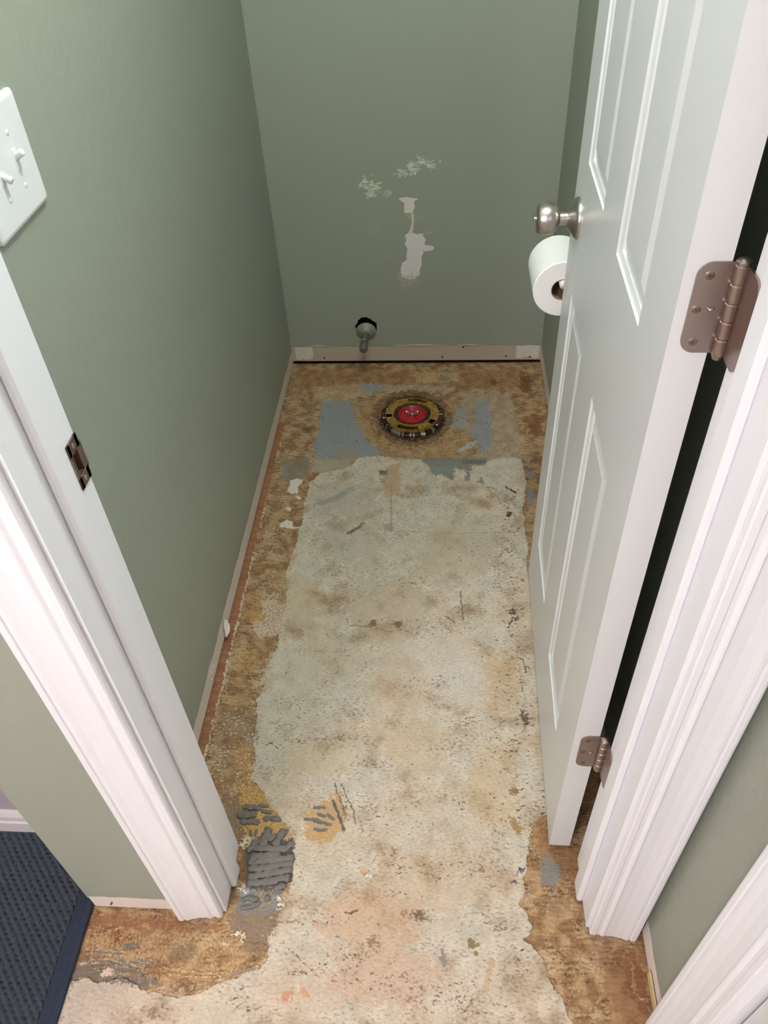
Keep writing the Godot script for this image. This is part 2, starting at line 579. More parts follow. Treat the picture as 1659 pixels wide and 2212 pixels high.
func c8(r: int, g: int, b: int) -> Color:
	return Color(r / 255.0, g / 255.0, b / 255.0)

func numbered(called: String) -> String:
	var n: int = used_names.get(called, 0)
	used_names[called] = n + 1
	return called if n == 0 else "%s_%03d" % [called, n]

func root_node(called: String, at := Vector3.ZERO) -> Node3D:
	var o := Node3D.new()
	o.name = numbered(called)
	add_child(o)
	o.position = at
	return o

func thing(called: String, label: String, category: String, at := Vector3.ZERO, group := "") -> Node3D:
	var o := root_node(called, at)
	o.set_meta("label", label)
	o.set_meta("category", category)
	if group != "":
		o.set_meta("group", group)
	return o

func structure(called: String, label: String, at := Vector3.ZERO) -> Node3D:
	var o := root_node(called, at)
	o.set_meta("kind", "structure")
	o.set_meta("label", label)
	return o

func start() -> SurfaceTool:
	var st := SurfaceTool.new()
	st.begin(Mesh.PRIMITIVE_TRIANGLES)
	st.set_smooth_group(-1)
	return st

func part(called: String, st: SurfaceTool, m: Material, parent: Node, label := "") -> MeshInstance3D:
	st.generate_normals()
	var o := MeshInstance3D.new()
	o.name = called
	o.mesh = st.commit()
	o.material_override = m
	parent.add_child(o, true)
	if label != "":
		o.set_meta("label", label)
	return o

func tri(st: SurfaceTool, a: Vector3, b: Vector3, c: Vector3, n: Vector3, ua := Vector2.ZERO, ub := Vector2.ZERO, uc := Vector2.ZERO) -> void:
	if (b - a).cross(c - a).dot(n) > 0.0:
		var t := b
		b = c
		c = t
		var u := ub
		ub = uc
		uc = u
	st.set_uv(ua)
	st.add_vertex(a)
	st.set_uv(ub)
	st.add_vertex(b)
	st.set_uv(uc)
	st.add_vertex(c)

func quad(st: SurfaceTool, a: Vector3, b: Vector3, c: Vector3, d: Vector3, n: Vector3) -> void:
	tri(st, a, b, c, n)
	tri(st, a, c, d, n)

func quad_uv(st: SurfaceTool, p: Array, n: Vector3, u: Array) -> void:
	tri(st, p[0], p[1], p[2], n, u[0], u[1], u[2])
	tri(st, p[0], p[2], p[3], n, u[0], u[2], u[3])

func block(st: SurfaceTool, a: Vector3, b: Vector3, bevel := 0.0) -> void:
	# a box between two corners, its edges chamfered
	var lo := Vector3(minf(a.x, b.x), minf(a.y, b.y), minf(a.z, b.z))
	var hi := Vector3(maxf(a.x, b.x), maxf(a.y, b.y), maxf(a.z, b.z))
	var c := (lo + hi) / 2.0
	var h := (hi - lo) / 2.0
	var e := minf(bevel, minf(h.x, minf(h.y, h.z)) * 0.9)
	for ax in 3:
		var u := (ax + 1) % 3
		var v := (ax + 2) % 3
		for s in [-1.0, 1.0]:
			var pts := []
			for k in [[-1, -1], [1, -1], [1, 1], [-1, 1]]:
				var p := Vector3.ZERO
				p[ax] = s * h[ax]
				p[u] = k[0] * (h[u] - e)
				p[v] = k[1] * (h[v] - e)
				pts.append(c + p)
			var n := Vector3.ZERO
			n[ax] = s
			quad(st, pts[0], pts[1], pts[2], pts[3], n)
		if e > 0.0:
			for su in [-1.0, 1.0]:
				for sv in [-1.0, 1.0]:
					var n2 := Vector3.ZERO
					n2[u] = su
					n2[v] = sv
					var q := []
					for k in [[0, -1], [0, 1], [1, 1], [1, -1]]:
						var p2 := Vector3.ZERO
						p2[ax] = k[1] * (h[ax] - e)
						p2[u] = su * (h[u] if k[0] == 0 else h[u] - e)
						p2[v] = sv * (h[v] - e if k[0] == 0 else h[v])
						q.append(c + p2)
					quad(st, q[0], q[1], q[2], q[3], n2)
	if e > 0.0:
		for sx in [-1.0, 1.0]:
			for sy in [-1.0, 1.0]:
				for sz in [-1.0, 1.0]:
					tri(st, c + Vector3(sx * h.x, sy * (h.y - e), sz * (h.z - e)), c + Vector3(sx * (h.x - e), sy * h.y, sz * (h.z - e)), c + Vector3(sx * (h.x - e), sy * (h.y - e), sz * h.z), Vector3(sx, sy, sz))

func box_part(called: String, a: Vector3, b: Vector3, m: Material, parent: Node, bevel := 0.0, label := "") -> MeshInstance3D:
	var st := start()
	block(st, a, b, bevel)
	return part(called, st, m, parent, label)

func lathe(st: SurfaceTool, prof: Array, xf := Transform3D.IDENTITY, seg := 40, base_group := 1) -> void:
	# profile of Vector2(radius, height): from the bottom of the axis out, up and back to the axis
	var group := base_group
	for i in prof.size() - 1:
		var p: Vector2 = prof[i]
		var q: Vector2 = prof[i + 1]
		if i > 0:
			var before: Vector2 = (p - prof[i - 1]).normalized()
			if before.dot((q - p).normalized()) < 0.8:
				group += 1
		st.set_smooth_group(group)
		var n2 := Vector2(q.y - p.y, p.x - q.x)
		for k in seg:
			var t0 := TAU * k / seg
			var t1 := TAU * ((k + 1) % seg) / seg
			var d0 := Vector3(cos(t0), 0, sin(t0))
			var d1 := Vector3(cos(t1), 0, sin(t1))
			var n := xf.basis * ((d0 + d1) * 0.5 * n2.x + Vector3.UP * n2.y)
			var a := xf * (d0 * p.x + Vector3.UP * p.y)
			var b := xf * (d1 * p.x + Vector3.UP * p.y)
			var c := xf * (d1 * q.x + Vector3.UP * q.y)
			var d := xf * (d0 * q.x + Vector3.UP * q.y)
			if p.x > 1e-6:
				tri(st, a, b, c, n)
			if q.x > 1e-6:
				tri(st, a, c, d, n)
	st.set_smooth_group(-1)

func tube(st: SurfaceTool, pts: Array, radii: Array, seg := 14, squash := Vector3.ONE, rough := 0.0) -> void:
	# a swept round bar with closed ends; squash flattens its cross-section
	st.set_smooth_group(1)
	var rings := []
	var lumps := FastNoiseLite.new()
	lumps.seed = 61
	lumps.frequency = 110.0
	lumps.fractal_octaves = 2
	for i in pts.size():
		var fwd: Vector3 = (pts[mini(i + 1, pts.size() - 1)] - pts[maxi(i - 1, 0)]).normalized()
		var side := fwd.cross(Vector3.UP)
		side = Vector3.RIGHT if side.length() < 0.05 else side.normalized()
		var up := side.cross(fwd)
		var ring := []
		for k in seg:
			var t := TAU * k / seg
			var q: Vector3 = pts[i] + (side * cos(t) + up * sin(t)) * radii[i] * squash
			if rough > 0.0:
				q += (q - pts[i]) * lumps.get_noise_3dv(q) * rough
			ring.append(q)
		rings.append(ring)
	for i in pts.size() - 1:
		for k in seg:
			var j := (k + 1) % seg
			var mid: Vector3 = (rings[i][k] + rings[i][j]) * 0.5 - pts[i]
			quad(st, rings[i][k], rings[i][j], rings[i + 1][j], rings[i + 1][k], mid)
	for e in [0, pts.size() - 1]:
		var out: Vector3 = pts[0] - pts[1] if e == 0 else pts[e] - pts[e - 1]
		for k in seg:
			tri(st, pts[e], rings[e][k], rings[e][(k + 1) % seg], out)
	st.set_smooth_group(-1)

func extrude(st: SurfaceTool, outline: Array, o: Vector3, du: Vector3, dv: Vector3, along: Vector3, mitre0 := 0.0, mitre1 := 0.0) -> void:
	# a closed outline of Vector2(u, v) pushed along a vector; a mitre moves the end on by u times it
	var packed := PackedVector2Array(outline)
	var area := 0.0
	for i in packed.size():
		area += packed[i].cross(packed[(i + 1) % packed.size()])
	var way := along.normalized()
	for i in packed.size():
		var p := packed[i]
		var q := packed[(i + 1) % packed.size()]
		var n2 := Vector2(q.y - p.y, p.x - q.x) * signf(area)
		var n := du * n2.x + dv * n2.y
		var a := o + du * p.x + dv * p.y
		var b := o + du * q.x + dv * q.y
		quad(st, a + way * p.x * mitre0, b + way * q.x * mitre0, b + along + way * q.x * mitre1, a + along + way * p.x * mitre1, n)
	var idx := Geometry2D.triangulate_polygon(packed)
	for i in range(0, idx.size(), 3):
		var v := []
		for k in 3:
			v.append(o + du * packed[idx[i + k]].x + dv * packed[idx[i + k]].y)
		tri(st, v[0] + way * packed[idx[i]].x * mitre0, v[1] + way * packed[idx[i + 1]].x * mitre0, v[2] + way * packed[idx[i + 2]].x * mitre0, -along)
		tri(st, v[0] + along + way * packed[idx[i]].x * mitre1, v[1] + along + way * packed[idx[i + 1]].x * mitre1, v[2] + along + way * packed[idx[i + 2]].x * mitre1, along)

func rounded(w: float, h: float, r: float, corners := [true, true, true, true], seg := 6) -> Array:
	# outline of a w by h plate with its lower left corner at the origin; corners: ll, lr, ur, ul
	var out := []
	var mids := [Vector2(r, r), Vector2(w - r, r), Vector2(w - r, h - r), Vector2(r, h - r)]
	var tips := [Vector2(0, 0), Vector2(w, 0), Vector2(w, h), Vector2(0, h)]
	for k in 4:
		if corners[k]:
			for i in seg + 1:
				var t := PI + PI / 2.0 * k + PI / 2.0 * i / seg
				out.append(mids[k] + Vector2(cos(t), sin(t)) * r)
		else:
			out.append(tips[k])
	return out

# ------------------------------------------------------------------ materials
func noise_bytes(w: int, h: int, freq: float, octaves: int, number: int, stretch_x := 1, stretch_y := 1) -> PackedByteArray:
	var n := FastNoiseLite.new()
	n.seed = number
	n.noise_type = FastNoiseLite.TYPE_SIMPLEX_SMOOTH
	n.frequency = freq
	n.fractal_type = FastNoiseLite.FRACTAL_FBM
	n.fractal_octaves = octaves
	var im := n.get_image(w / stretch_x, h / stretch_y, false, false, true)
	im.convert(Image.FORMAT_L8)
	if stretch_x > 1 or stretch_y > 1:
		im.resize(w, h, Image.INTERPOLATE_CUBIC)
	return im.get_data()

func relief(size: int, freq: float, octaves: int, number: int) -> ImageTexture:
	var n := FastNoiseLite.new()
	n.seed = number
	n.frequency = freq
	n.fractal_octaves = octaves
	return ImageTexture.create_from_image(n.get_seamless_image(size, size))

func bumpy(m: StandardMaterial3D, tex: Texture2D, per_metre: float, cm: float) -> StandardMaterial3D:
	m.uv1_triplanar = true
	m.uv1_scale = Vector3.ONE * per_metre
	m.heightmap_enabled = true
	m.heightmap_texture = tex
	m.heightmap_scale = cm
	return m

func make_materials() -> void:
	var peel := relief(512, 0.03, 3, 11)
	var rough_noise := relief(512, 0.05, 4, 12)
	mat.green = bumpy(paint(c8(155, 161, 147), 0.55), peel, 2.5, 0.05)
	mat.lavender = bumpy(paint(c8(166, 156, 162), 0.6), peel, 2.5, 0.05)
	mat.hall = bumpy(paint(c8(204, 199, 194), 0.7), peel, 2.5, 0.05)
	mat.ceiling = paint(c8(232, 228, 222), 0.9)
	mat.white = bumpy(paint(c8(240, 241, 245), 0.36), peel, 3.0, 0.012)
	mat.door = bumpy(paint(c8(218, 221, 220), 0.3), peel, 4.0, 0.01)
	mat.drywall = bumpy(paint(c8(226, 217, 206), 0.9), rough_noise, 8.0, 0.12)
	mat.sole = bumpy(paint(c8(92, 58, 36), 0.9), rough_noise, 6.0, 0.1)
	mat.nickel = paint(c8(172, 156, 150), 0.36, 1.0)
	mat.nickel_dark = paint(c8(150, 134, 122), 0.4, 1.0)
	mat.knob = paint(c8(186, 180, 174), 0.3, 1.0)
	mat.plate = paint(c8(236, 238, 240), 0.3)
	mat.paper = bumpy(paint(c8(240, 239, 236), 0.95), rough_noise, 10.0, 0.04)
	mat.card = paint(c8(150, 124, 96), 0.9)
	mat.mortar = bumpy(paint(c8(124, 119, 112), 0.85), rough_noise, 14.0, 0.15)
	mat.glow = paint(c8(250, 248, 244), 0.4)
	mat.glow.emission_enabled = true
	mat.glow.emission = Color(1.0, 0.98, 0.95)
	mat.glow.emission_energy_multiplier = 1.5

func ceiling_lamp(at: Vector3, color: Color, energy: float, label: String) -> void:
	var t := thing("ceiling_lamp", label, "lamp", at)
	var st := start()
	lathe(st, [Vector2(0, -0.03), Vector2(0.15, -0.03), Vector2(0.16, -0.022), Vector2(0.16, 0), Vector2(0, 0)])
	part("base", st, mat.white, t)
	st = start()
	var prof := []
	for i in 13:
		var a := PI / 2.0 * i / 12.0
		prof.append(Vector2(0.14 * sin(a), -0.03 - 0.085 * cos(a)))
	lathe(st, prof)
	part("lamp_glass", st, mat.glow, t)
	var l := OmniLight3D.new()
	l.name = "light"
	l.position = Vector3(0, -0.2, 0)
	l.light_color = color
	l.light_energy = energy
	l.light_size = 0.09
	l.omni_range = 8.0
	l.omni_attenuation = 2.0
	l.shadow_enabled = true
	t.add_child(l)

func vanity_lamp(at: Vector3, color: Color, energy: float, label: String) -> void:
	var t := thing("vanity_lamp", label, "lamp", at)
	box_part("bar", Vector3(-0.32, -0.05, -0.03), Vector3(0.32, 0.05, 0.0), mat.nickel, t, 0.006)
	for x in [-0.22, 0.0, 0.22]:
		var st := start()
		lathe(st, [Vector2(0, 0), Vector2(0.03, 0), Vector2(0.026, 0.04), Vector2(0, 0.04)], Transform3D(Basis(Vector3.RIGHT, -PI / 2), Vector3(x, 0, -0.03)), 24)
		part("socket", st, mat.nickel, t)
		st = start()
		var prof := []
		for i in 17:
			var a := PI * i / 16.0
			prof.append(Vector2(0.06 * sin(a), -0.06 * cos(a)))
		lathe(st, prof, Transform3D(Basis.IDENTITY, Vector3(x, 0, -0.115)), 32)
		part("lamp_globe", st, mat.glow, t)
		var l := OmniLight3D.new()
		l.name = "light"
		l.position = Vector3(x, 0, -0.255)
		l.light_color = color
		l.light_energy = energy
		l.light_size = 0.07
		l.omni_range = 8.0
		l.omni_attenuation = 2.0
		l.shadow_enabled = true
		t.add_child(l, true)

# ------------------------------------------------------------------ floor
const TW := 1024      # floor texture: one pixel a millimetre, from x = -0.66 and z = -2.31
const TH := 2048
var rgb := PackedByteArray()
var lift := PackedByteArray()
var ragged := PackedByteArray()
var ragged_too := PackedByteArray()
var fine := PackedByteArray()

func worn_outline() -> PackedVector2Array:
	# the sheet's outline with a torn edge
	var rng := RandomNumberGenerator.new()
	rng.seed = 77
	var pts: Array = []
	for i in range(0, SHEET_OUTLINE.size(), 2):
		pts.append(Vector2(SHEET_OUTLINE[i], SHEET_OUTLINE[i + 1]))
	for pass_ in 5:
		var next := []
		for i in pts.size():
			var a: Vector2 = pts[i]
			var b: Vector2 = pts[(i + 1) % pts.size()]
			next.append(a)
			var far := a.distance_to(b)
			if far > 3.0 and not (a.y > 2040 and b.y > 2040) and not (a.x < 5 and b.x < 5):
				var side := (b - a).orthogonal().normalized()
				next.append((a + b) / 2.0 + side * rng.randf_range(-0.17, 0.17) * minf(far, 26.0))
		pts = next
	return PackedVector2Array(pts)

func fill_mask(poly: PackedVector2Array) -> PackedByteArray:
	var mask := PackedByteArray()
	mask.resize(TW * TH)
	for y in TH:
		var xs := PackedFloat32Array()
		var yy := y + 0.5
		for i in poly.size():
			var a := poly[i]
			var b := poly[(i + 1) % poly.size()]
			if (a.y > yy) != (b.y > yy):
				xs.append(a.x + (yy - a.y) / (b.y - a.y) * (b.x - a.x))
		xs.sort()
		for k in range(0, xs.size() - 1, 2):
			for x in range(maxi(0, int(xs[k])), mini(TW, int(xs[k + 1]) + 1)):
				mask[y * TW + x] = 1
	return mask

func stamp(shape: Array, look: Array) -> void:
	var poly := PackedVector2Array()
	var lo := Vector2(1e9, 1e9)
	var hi := -lo
	for i in range(0, shape.size(), 2):
		var p := Vector2(shape[i], shape[i + 1])
		poly.append(p)
		lo = lo.min(p)
		hi = hi.max(p)
	var rag: float = look[4]
	var grain: float = look[5]
	var cover: float = look[3]
	var x0 := maxi(0, int(lo.x - rag))
	var x1 := mini(TW - 1, int(hi.x + rag))
	var y0 := maxi(0, int(lo.y - rag))
	var y1 := mini(TH - 1, int(hi.y + rag))
	for y in range(y0, y1 + 1):
		for x in range(x0, x1 + 1):
			var k := y * TW + x
			var crisp := minf(rag, 4.0) * 0.9
			var dx := (ragged[k] - 128) / 64.0 * rag + (fine[k] - 128) / 64.0 * crisp
			var dy := (ragged_too[k] - 128) / 64.0 * rag + (fine[(k + 5077) % (TW * TH)] - 128) / 64.0 * crisp
			var inside := 0.0
			if rag >= 9.0:
				# a stain: its edge fades out in streaks
				for reach in [0.25, 0.6, 1.0, 1.5]:
					if Geometry2D.is_point_in_polygon(Vector2(x + dx * reach, y + dy * reach), poly):
						inside += 0.25
			elif Geometry2D.is_point_in_polygon(Vector2(x + dx, y + dy), poly):
				inside = 1.0
			if inside == 0.0:
				continue
			var f := (fine[k] - 128) / 128.0
			var a := clampf(cover + f * grain * 1.6, 0.0, 1.0) * inside
			var tone := 1.0 + f * grain * 0.8
			var q := k * 3
			rgb[q] = clampi(int(lerpf(rgb[q], look[0] * tone, a)), 0, 255)
			rgb[q + 1] = clampi(int(lerpf(rgb[q + 1], look[1] * tone, a)), 0, 255)
			rgb[q + 2] = clampi(int(lerpf(rgb[q + 2], look[2] * tone, a)), 0, 255)

func stroke(x0: float, y0: float, x1: float, y1: float, w: float, r: int, g: int, b: int, strong := 0.85) -> void:
	var steps := maxi(1, int(maxf(absf(x1 - x0), absf(y1 - y0))))
	for s in steps + 1:
		var t := float(s) / steps
		var cx := lerpf(x0, x1, t)
		var cy := lerpf(y0, y1, t)
		var k0 := clampi(int(cy), 0, TH - 1) * TW + clampi(int(cx), 0, TW - 1)
		var half := w * 0.5 * (0.4 + fine[k0] / 255.0 * 1.2)
		if steps > 12 and r < 160 and fine[k0] < 104:
			continue
		cx += (ragged[k0] - 128) / 50.0
		cy += (ragged_too[k0] - 128) / 50.0
		var reach := int(ceil(half))
		for oy in range(-reach, reach + 1):
			for ox in range(-reach, reach + 1):
				var x := int(cx) + ox
				var y := int(cy) + oy
				if x < 0 or y < 0 or x >= TW or y >= TH or ox * ox + oy * oy > half * half + 0.3:
					continue
				var q := (y * TW + x) * 3
				rgb[q] = int(lerpf(rgb[q], r, strong))
				rgb[q + 1] = int(lerpf(rgb[q + 1], g, strong))
				rgb[q + 2] = int(lerpf(rgb[q + 2], b, strong))
				lift[y * TW + x] = maxi(0, lift[y * TW + x] - 14)

func paint_floor(mask: PackedByteArray) -> void:
	var broad := noise_bytes(TW, TH, 0.006, 3, 1)
	var patchy := noise_bytes(TW, TH, 0.022, 4, 2)
	fine = noise_bytes(TW, TH, 0.16, 2, 3)
	ragged = noise_bytes(TW, TH, 0.05, 3, 4)
	ragged_too = noise_bytes(TW, TH, 0.05, 3, 5)
	var fibre := noise_bytes(TW, TH, 0.16, 3, 6, 2, 1)
	var grain := noise_bytes(TW, TH, 0.14, 4, 7, 5, 1)
	var dirt := noise_bytes(TW, TH, 0.011, 3, 8)
	rgb.resize(TW * TH * 3)
	lift.resize(TW * TH)
	for k in TW * TH:
		var fb: int = fibre[k]
		var fi: int = fine[k]
		var pa: int = patchy[k]
		var r: float
		var g: float
		var b: float
		if mask[k]:
			var warm := (broad[k] - 128) * 0.10
			var t := (pa - 128) * 0.12 + (fb - 128) * 0.06 + (fi - 128) * 0.06
			r = 202 + t + warm * 0.35
			g = 189 + t - warm * 0.05
			b = 169 + t - warm * 0.35
			# old glue and foot dirt soaked into the paper
			var soak := maxf(0.0, dirt[k] * 0.6 + broad[k] * 0.4 - 132.0)
			r -= soak * 0.42
			g -= soak * 0.50
			b -= soak * 0.56
			# torn fibres, thicker where the surface is more worn
			var worn := dirt[k] * 0.55 + pa * 0.3
			var dark := 84.0 - fb + (worn - 112.0) * 0.5 + (fi - 128) * 0.5
			if dark > 0.0:
				var a := minf(0.42, dark * 0.014)
				r = lerpf(r, 122, a)
				g = lerpf(g, 98, a)
				b = lerpf(b, 76, a)
			lift[k] = clampi(150 + (fb - 128) / 3 + (fi - 128) / 4, 0, 255)
		else:
			var gr: int = grain[k]
			var t2 := (gr - 128) * 0.15 + (fi - 128) * 0.10
			var mixed := clampf((pa - 88) / 80.0, 0.0, 1.0)
			r = lerpf(140, 176, mixed) + t2
			g = lerpf(105, 144, mixed) + t2
			b = lerpf(71, 105, mixed) + t2 * 0.85
			if gr < 100 and dirt[k] > 126:
				r *= 0.87
				g *= 0.85
				b *= 0.83
			var pale := dirt[k] * 0.4 + fb * 0.35 + fi * 0.25 - 138.0
			if pale > 0.0:
				var a2 := minf(0.5, pale * 0.03)
				r = lerpf(r, 200, a2)
				g = lerpf(g, 180, a2)
				b = lerpf(b, 150, a2)
			lift[k] = clampi(128 + (gr - 128) / 3 + (fi - 128) / 4, 0, 255)
		var q := k * 3
		rgb[q] = clampi(int(r), 0, 255)
		rgb[q + 1] = clampi(int(g), 0, 255)
		rgb[q + 2] = clampi(int(b), 0, 255)
	# clean reddish wood where the baseboard stood, and the pale line of old sealant beside it
	for z in range(340, 1700):
		for x in range(146, 182):
			var k := z * TW + x
			var edge := 166.0 + (ragged[k] - 128) * 0.04
			var q2 := k * 3
			if x < edge:
				var t3 := (fine[k] - 128) * 0.10 + (ragged[z * TW + 20] - 128) * 0.12
				rgb[q2] = int(152 + t3)
				rgb[q2 + 1] = int(104 + t3)
				rgb[q2 + 2] = int(72 + t3)
			elif x < edge + 4.5 and fine[k] + ragged_too[k] > 236 and (z > 900 or broad[k] > 120):
				rgb[q2] = 206
				rgb[q2 + 1] = 190
				rgb[q2 + 2] = 172
	for i in STAMP_SHAPES.size():
		stamp(STAMP_SHAPES[i], STAMP_LOOKS[i])
	for s in STROKES:
		stroke(s[0], s[1], s[2], s[3], s[4], s[5], s[6], s[7], 0.85 if s[5] < 180 else 0.5)
	# loose specks, scratches and crumbs
	var rng := RandomNumberGenerator.new()
	rng.seed = 4242
	for i in 2400:
		var x := rng.randf_range(10, TW - 10)
		var y := rng.randf_range(60, TH - 10)
		var k := int(y) * TW + int(x)
		if dirt[k] + rng.randi_range(-50, 50) < 118:
			continue
		var long := rng.randf_range(0.5, 6.0) * (0.5 if rng.randf() < 0.6 else 1.3)
		var turn := rng.randf_range(-0.5, 0.5) if rng.randf() < 0.75 else rng.randf_range(-1.6, 1.6)
		var tone := rng.randf()
		var w := rng.randf_range(0.6, 1.6)
		if mask[k]:
			stroke(x, y, x + cos(turn) * long, y + sin(turn) * long, w, int(lerpf(84, 150, tone)), int(lerpf(66, 124, tone)), int(lerpf(52, 98, tone)), 0.7)
		elif rng.randf() < 0.6:
			stroke(x, y, x + cos(turn) * long, y + sin(turn) * long, w + 0.5, int(lerpf(190, 214, tone)), int(lerpf(168, 196, tone)), int(lerpf(130, 168, tone)), 0.6)
		else:
			stroke(x, y, x + cos(turn) * long, y + sin(turn) * long, w + 0.8, 86, 60, 38, 0.6)
	for c in FLECK_CLUSTERS:
		for i in int(c[4]) * 2:
			var fx: float = c[0] + rng.randfn(0, 0.5) * c[2]
			var fy: float = c[1] + rng.randfn(0, 0.5) * c[3]
			var ft := rng.randf()
			var fl := rng.randf_range(0.5, 6.0)
			var fa := rng.randfn(0, 0.45)
			stroke(fx, fy, fx + cos(fa) * fl, fy + sin(fa) * fl, rng.randf_range(0.6, 2.0), int(lerpf(96, 160, ft)), int(lerpf(78, 138, ft)), int(lerpf(62, 118, ft)), rng.randf_range(0.35, 0.8))
			if c[0] < 265 and c[1] < 1620 and i % 2 == 0:
				stroke(fx + 3, fy + 2, fx + 3 + fl * 0.6, fy + 2, 2.2, 214, 196, 174, 0.7)
	# worn fibre along the right-hand edge of the sheet
	for i in 420:
		var y2 := rng.randf_range(640, 1660)
		var x2 := 868.0 - absf(rng.randfn(0, 1)) * 34.0 - (40.0 if y2 > 1150 and rng.randf() < 0.6 else 0.0)
		var t4 := rng.randf()
		stroke(x2, y2, x2 + rng.randf_range(1, 8), y2 + rng.randf_range(-2.5, 2.5), rng.randf_range(0.8, 2.2), int(lerpf(78, 130, t4)), int(lerpf(62, 104, t4)), int(lerpf(48, 80, t4)), 0.75)

func floor_uv(x: float, z: float) -> Vector2:
	return Vector2((x + 0.66) / 1.024, (z + 2.31) / 2.048)

func make_floor() -> void:
	var f := structure("floor", "bare plywood floor with worn cream underlayment paper and smears of grey adhesive")
	var poly := worn_outline()
	var mask := fill_mask(poly)
	paint_floor(mask)
	var im := Image.create_from_data(TW, TH, false, Image.FORMAT_RGB8, rgb)
	var hm := Image.create_from_data(TW, TH, false, Image.FORMAT_L8, lift)
	var m := StandardMaterial3D.new()
	m.albedo_texture = ImageTexture.create_from_image(im)
	m.roughness = 0.82
	m.heightmap_enabled = true
	m.heightmap_texture = ImageTexture.create_from_image(hm)
	m.heightmap_scale = 0.22
	mat.floor = m
	# plywood: the room's tile, then the same boards mirrored on through the hall
	var st := start()
	for i in range(-2, 1):
		for j in 2:
			var x0 := -0.66 + 1.024 * i
			var x1 := x0 + 1.024
			var z0 := -2.31 + 2.048 * j
			var z1 := z0 + 2.048
			var u0 := 0.0 if i % 2 == 0 else 1.0
			var v0 := 0.0 if j == 0 else 1.0
			if i < 0 and j == 0:
				z0 = -0.66
				v0 = (z0 + 2.31) / 2.048
			var y := -0.0022
			var v1 := 1.0 if j == 0 else 0.0
			quad_uv(st, [Vector3(x0, y, z0), Vector3(x1, y, z0), Vector3(x1, y, z1), Vector3(x0, y, z1)], Vector3.UP, [Vector2(u0, v0), Vector2(1.0 - u0, v0), Vector2(1.0 - u0, v1), Vector2(u0, v1)])
	part("plywood", st, m, f)
	box_part("joist_deck", Vector3(-2.75, -0.12, -2.45), Vector3(0.5, -0.004, 1.85), mat.sole, f)
	# the paper-faced underlayment, 2 mm thick with a torn edge
	st = start()
	var idx := Geometry2D.triangulate_polygon(poly)
	for i in range(0, idx.size(), 3):
		var p := []
		var u := []
		for k in 3:
			var q := poly[idx[i + k]]
			p.append(Vector3(-0.66 + q.x * 0.001, 0.0, -2.31 + q.y * 0.001))
			u.append(Vector2(q.x / TW, q.y / TH))
		tri(st, p[0], p[1], p[2], Vector3.UP, u[0], u[1], u[2])
	for i in poly.size():
		var a := poly[i]
		var b := poly[(i + 1) % poly.size()]
		var pa := Vector3(-0.66 + a.x * 0.001, 0, -2.31 + a.y * 0.001)
		var pb := Vector3(-0.66 + b.x * 0.001, 0, -2.31 + b.y * 0.001)
		var down := Vector3(0, -0.0022, 0)
		var ua := Vector2(a.x / TW, a.y / TH)
		var ub := Vector2(b.x / TW, b.y / TH)
		quad_uv(st, [pa, pb, pb + down, pa + down], (pb - pa).cross(Vector3.UP), [ua, ub, ub, ua])
	part("underlayment", st, m, f, "worn cream paper layer with a torn edge")
	# ridges left by a notched trowel
	var rng := RandomNumberGenerator.new()
	rng.seed = 9
	for r in RIDGES:
		var flat: Array = r[0]
		var w: float = r[1] * 0.001
		var curve := Curve3D.new()
		for i in range(0, flat.size(), 2):
			curve.add_point(Vector3(flat[i], 0, flat[i + 1]))
		var far := curve.get_baked_length()
		var n := maxi(5, int(far / 0.003))
		var pts := []
		var rad := []
		for i in n + 1:
			var t := float(i) / n
			var p := curve.sample_baked(far * t)
			pts.append(p + Vector3(rng.randf_range(-1, 1), 0, rng.randf_range(-1, 1)) * w * 0.10)
			rad.append(w * rng.randf_range(0.9, 1.1) * (0.5 if i == 0 or i == n else 1.0))
		st = start()
		tube(st, pts, rad, 14, Vector3(1, 0.62, 1), 0.55)
		part("adhesive_ridge", st, mat.mortar, f)

# ------------------------------------------------------------------ walls
func painted_sheet(st: SurfaceTool, o: Vector3, along: Vector3, far: float, y0: float, y1: float, n: Vector3, wave: float, number: int, thick := 0.0012, gap := []) -> void:
	# a coat of paint that ends above the floor in an uneven line; uv in metres along and up
	var rng := FastNoiseLite.new()
	rng.seed = number
	rng.frequency = 14.0
	rng.fractal_octaves = 4
	var steps := maxi(2, int(far / 0.008))
	for i in steps:
		var a := far * i / steps
		var b := far * (i + 1) / steps
		var ya := y0 + rng.get_noise_1d(a) * wave
		var yb := y0 + rng.get_noise_1d(b) * wave
		var p := [o + along * a + Vector3(0, ya, 0), o + along * b + Vector3(0, yb, 0), o + along * b + Vector3(0, y1, 0), o + along * a + Vector3(0, y1, 0)]
		if gap.size() == 4 and i >= gap[0] and i < gap[1]:
			# leave an opening between two heights
			var g0: float = gap[2]
			var g1: float = gap[3]
			var low := [p[0], p[1], o + along * b + Vector3(0, g0, 0), o + along * a + Vector3(0, g0, 0)]
			var up := [o + along * a + Vector3(0, g1, 0), o + along * b + Vector3(0, g1, 0), p[2], p[3]]
			quad_uv(st, low, n, [Vector2(a, ya), Vector2(b, yb), Vector2(b, g0), Vector2(a, g0)])
			quad_uv(st, up, n, [Vector2(a, g1), Vector2(b, g1), Vector2(b, y1), Vector2(a, y1)])
		else:
			quad_uv(st, p, n, [Vector2(a, ya), Vector2(b, yb), Vector2(b, y1), Vector2(a, y1)])
		quad(st, p[0], p[1], p[1] - n * thick, p[0] - n * thick, Vector3.DOWN)

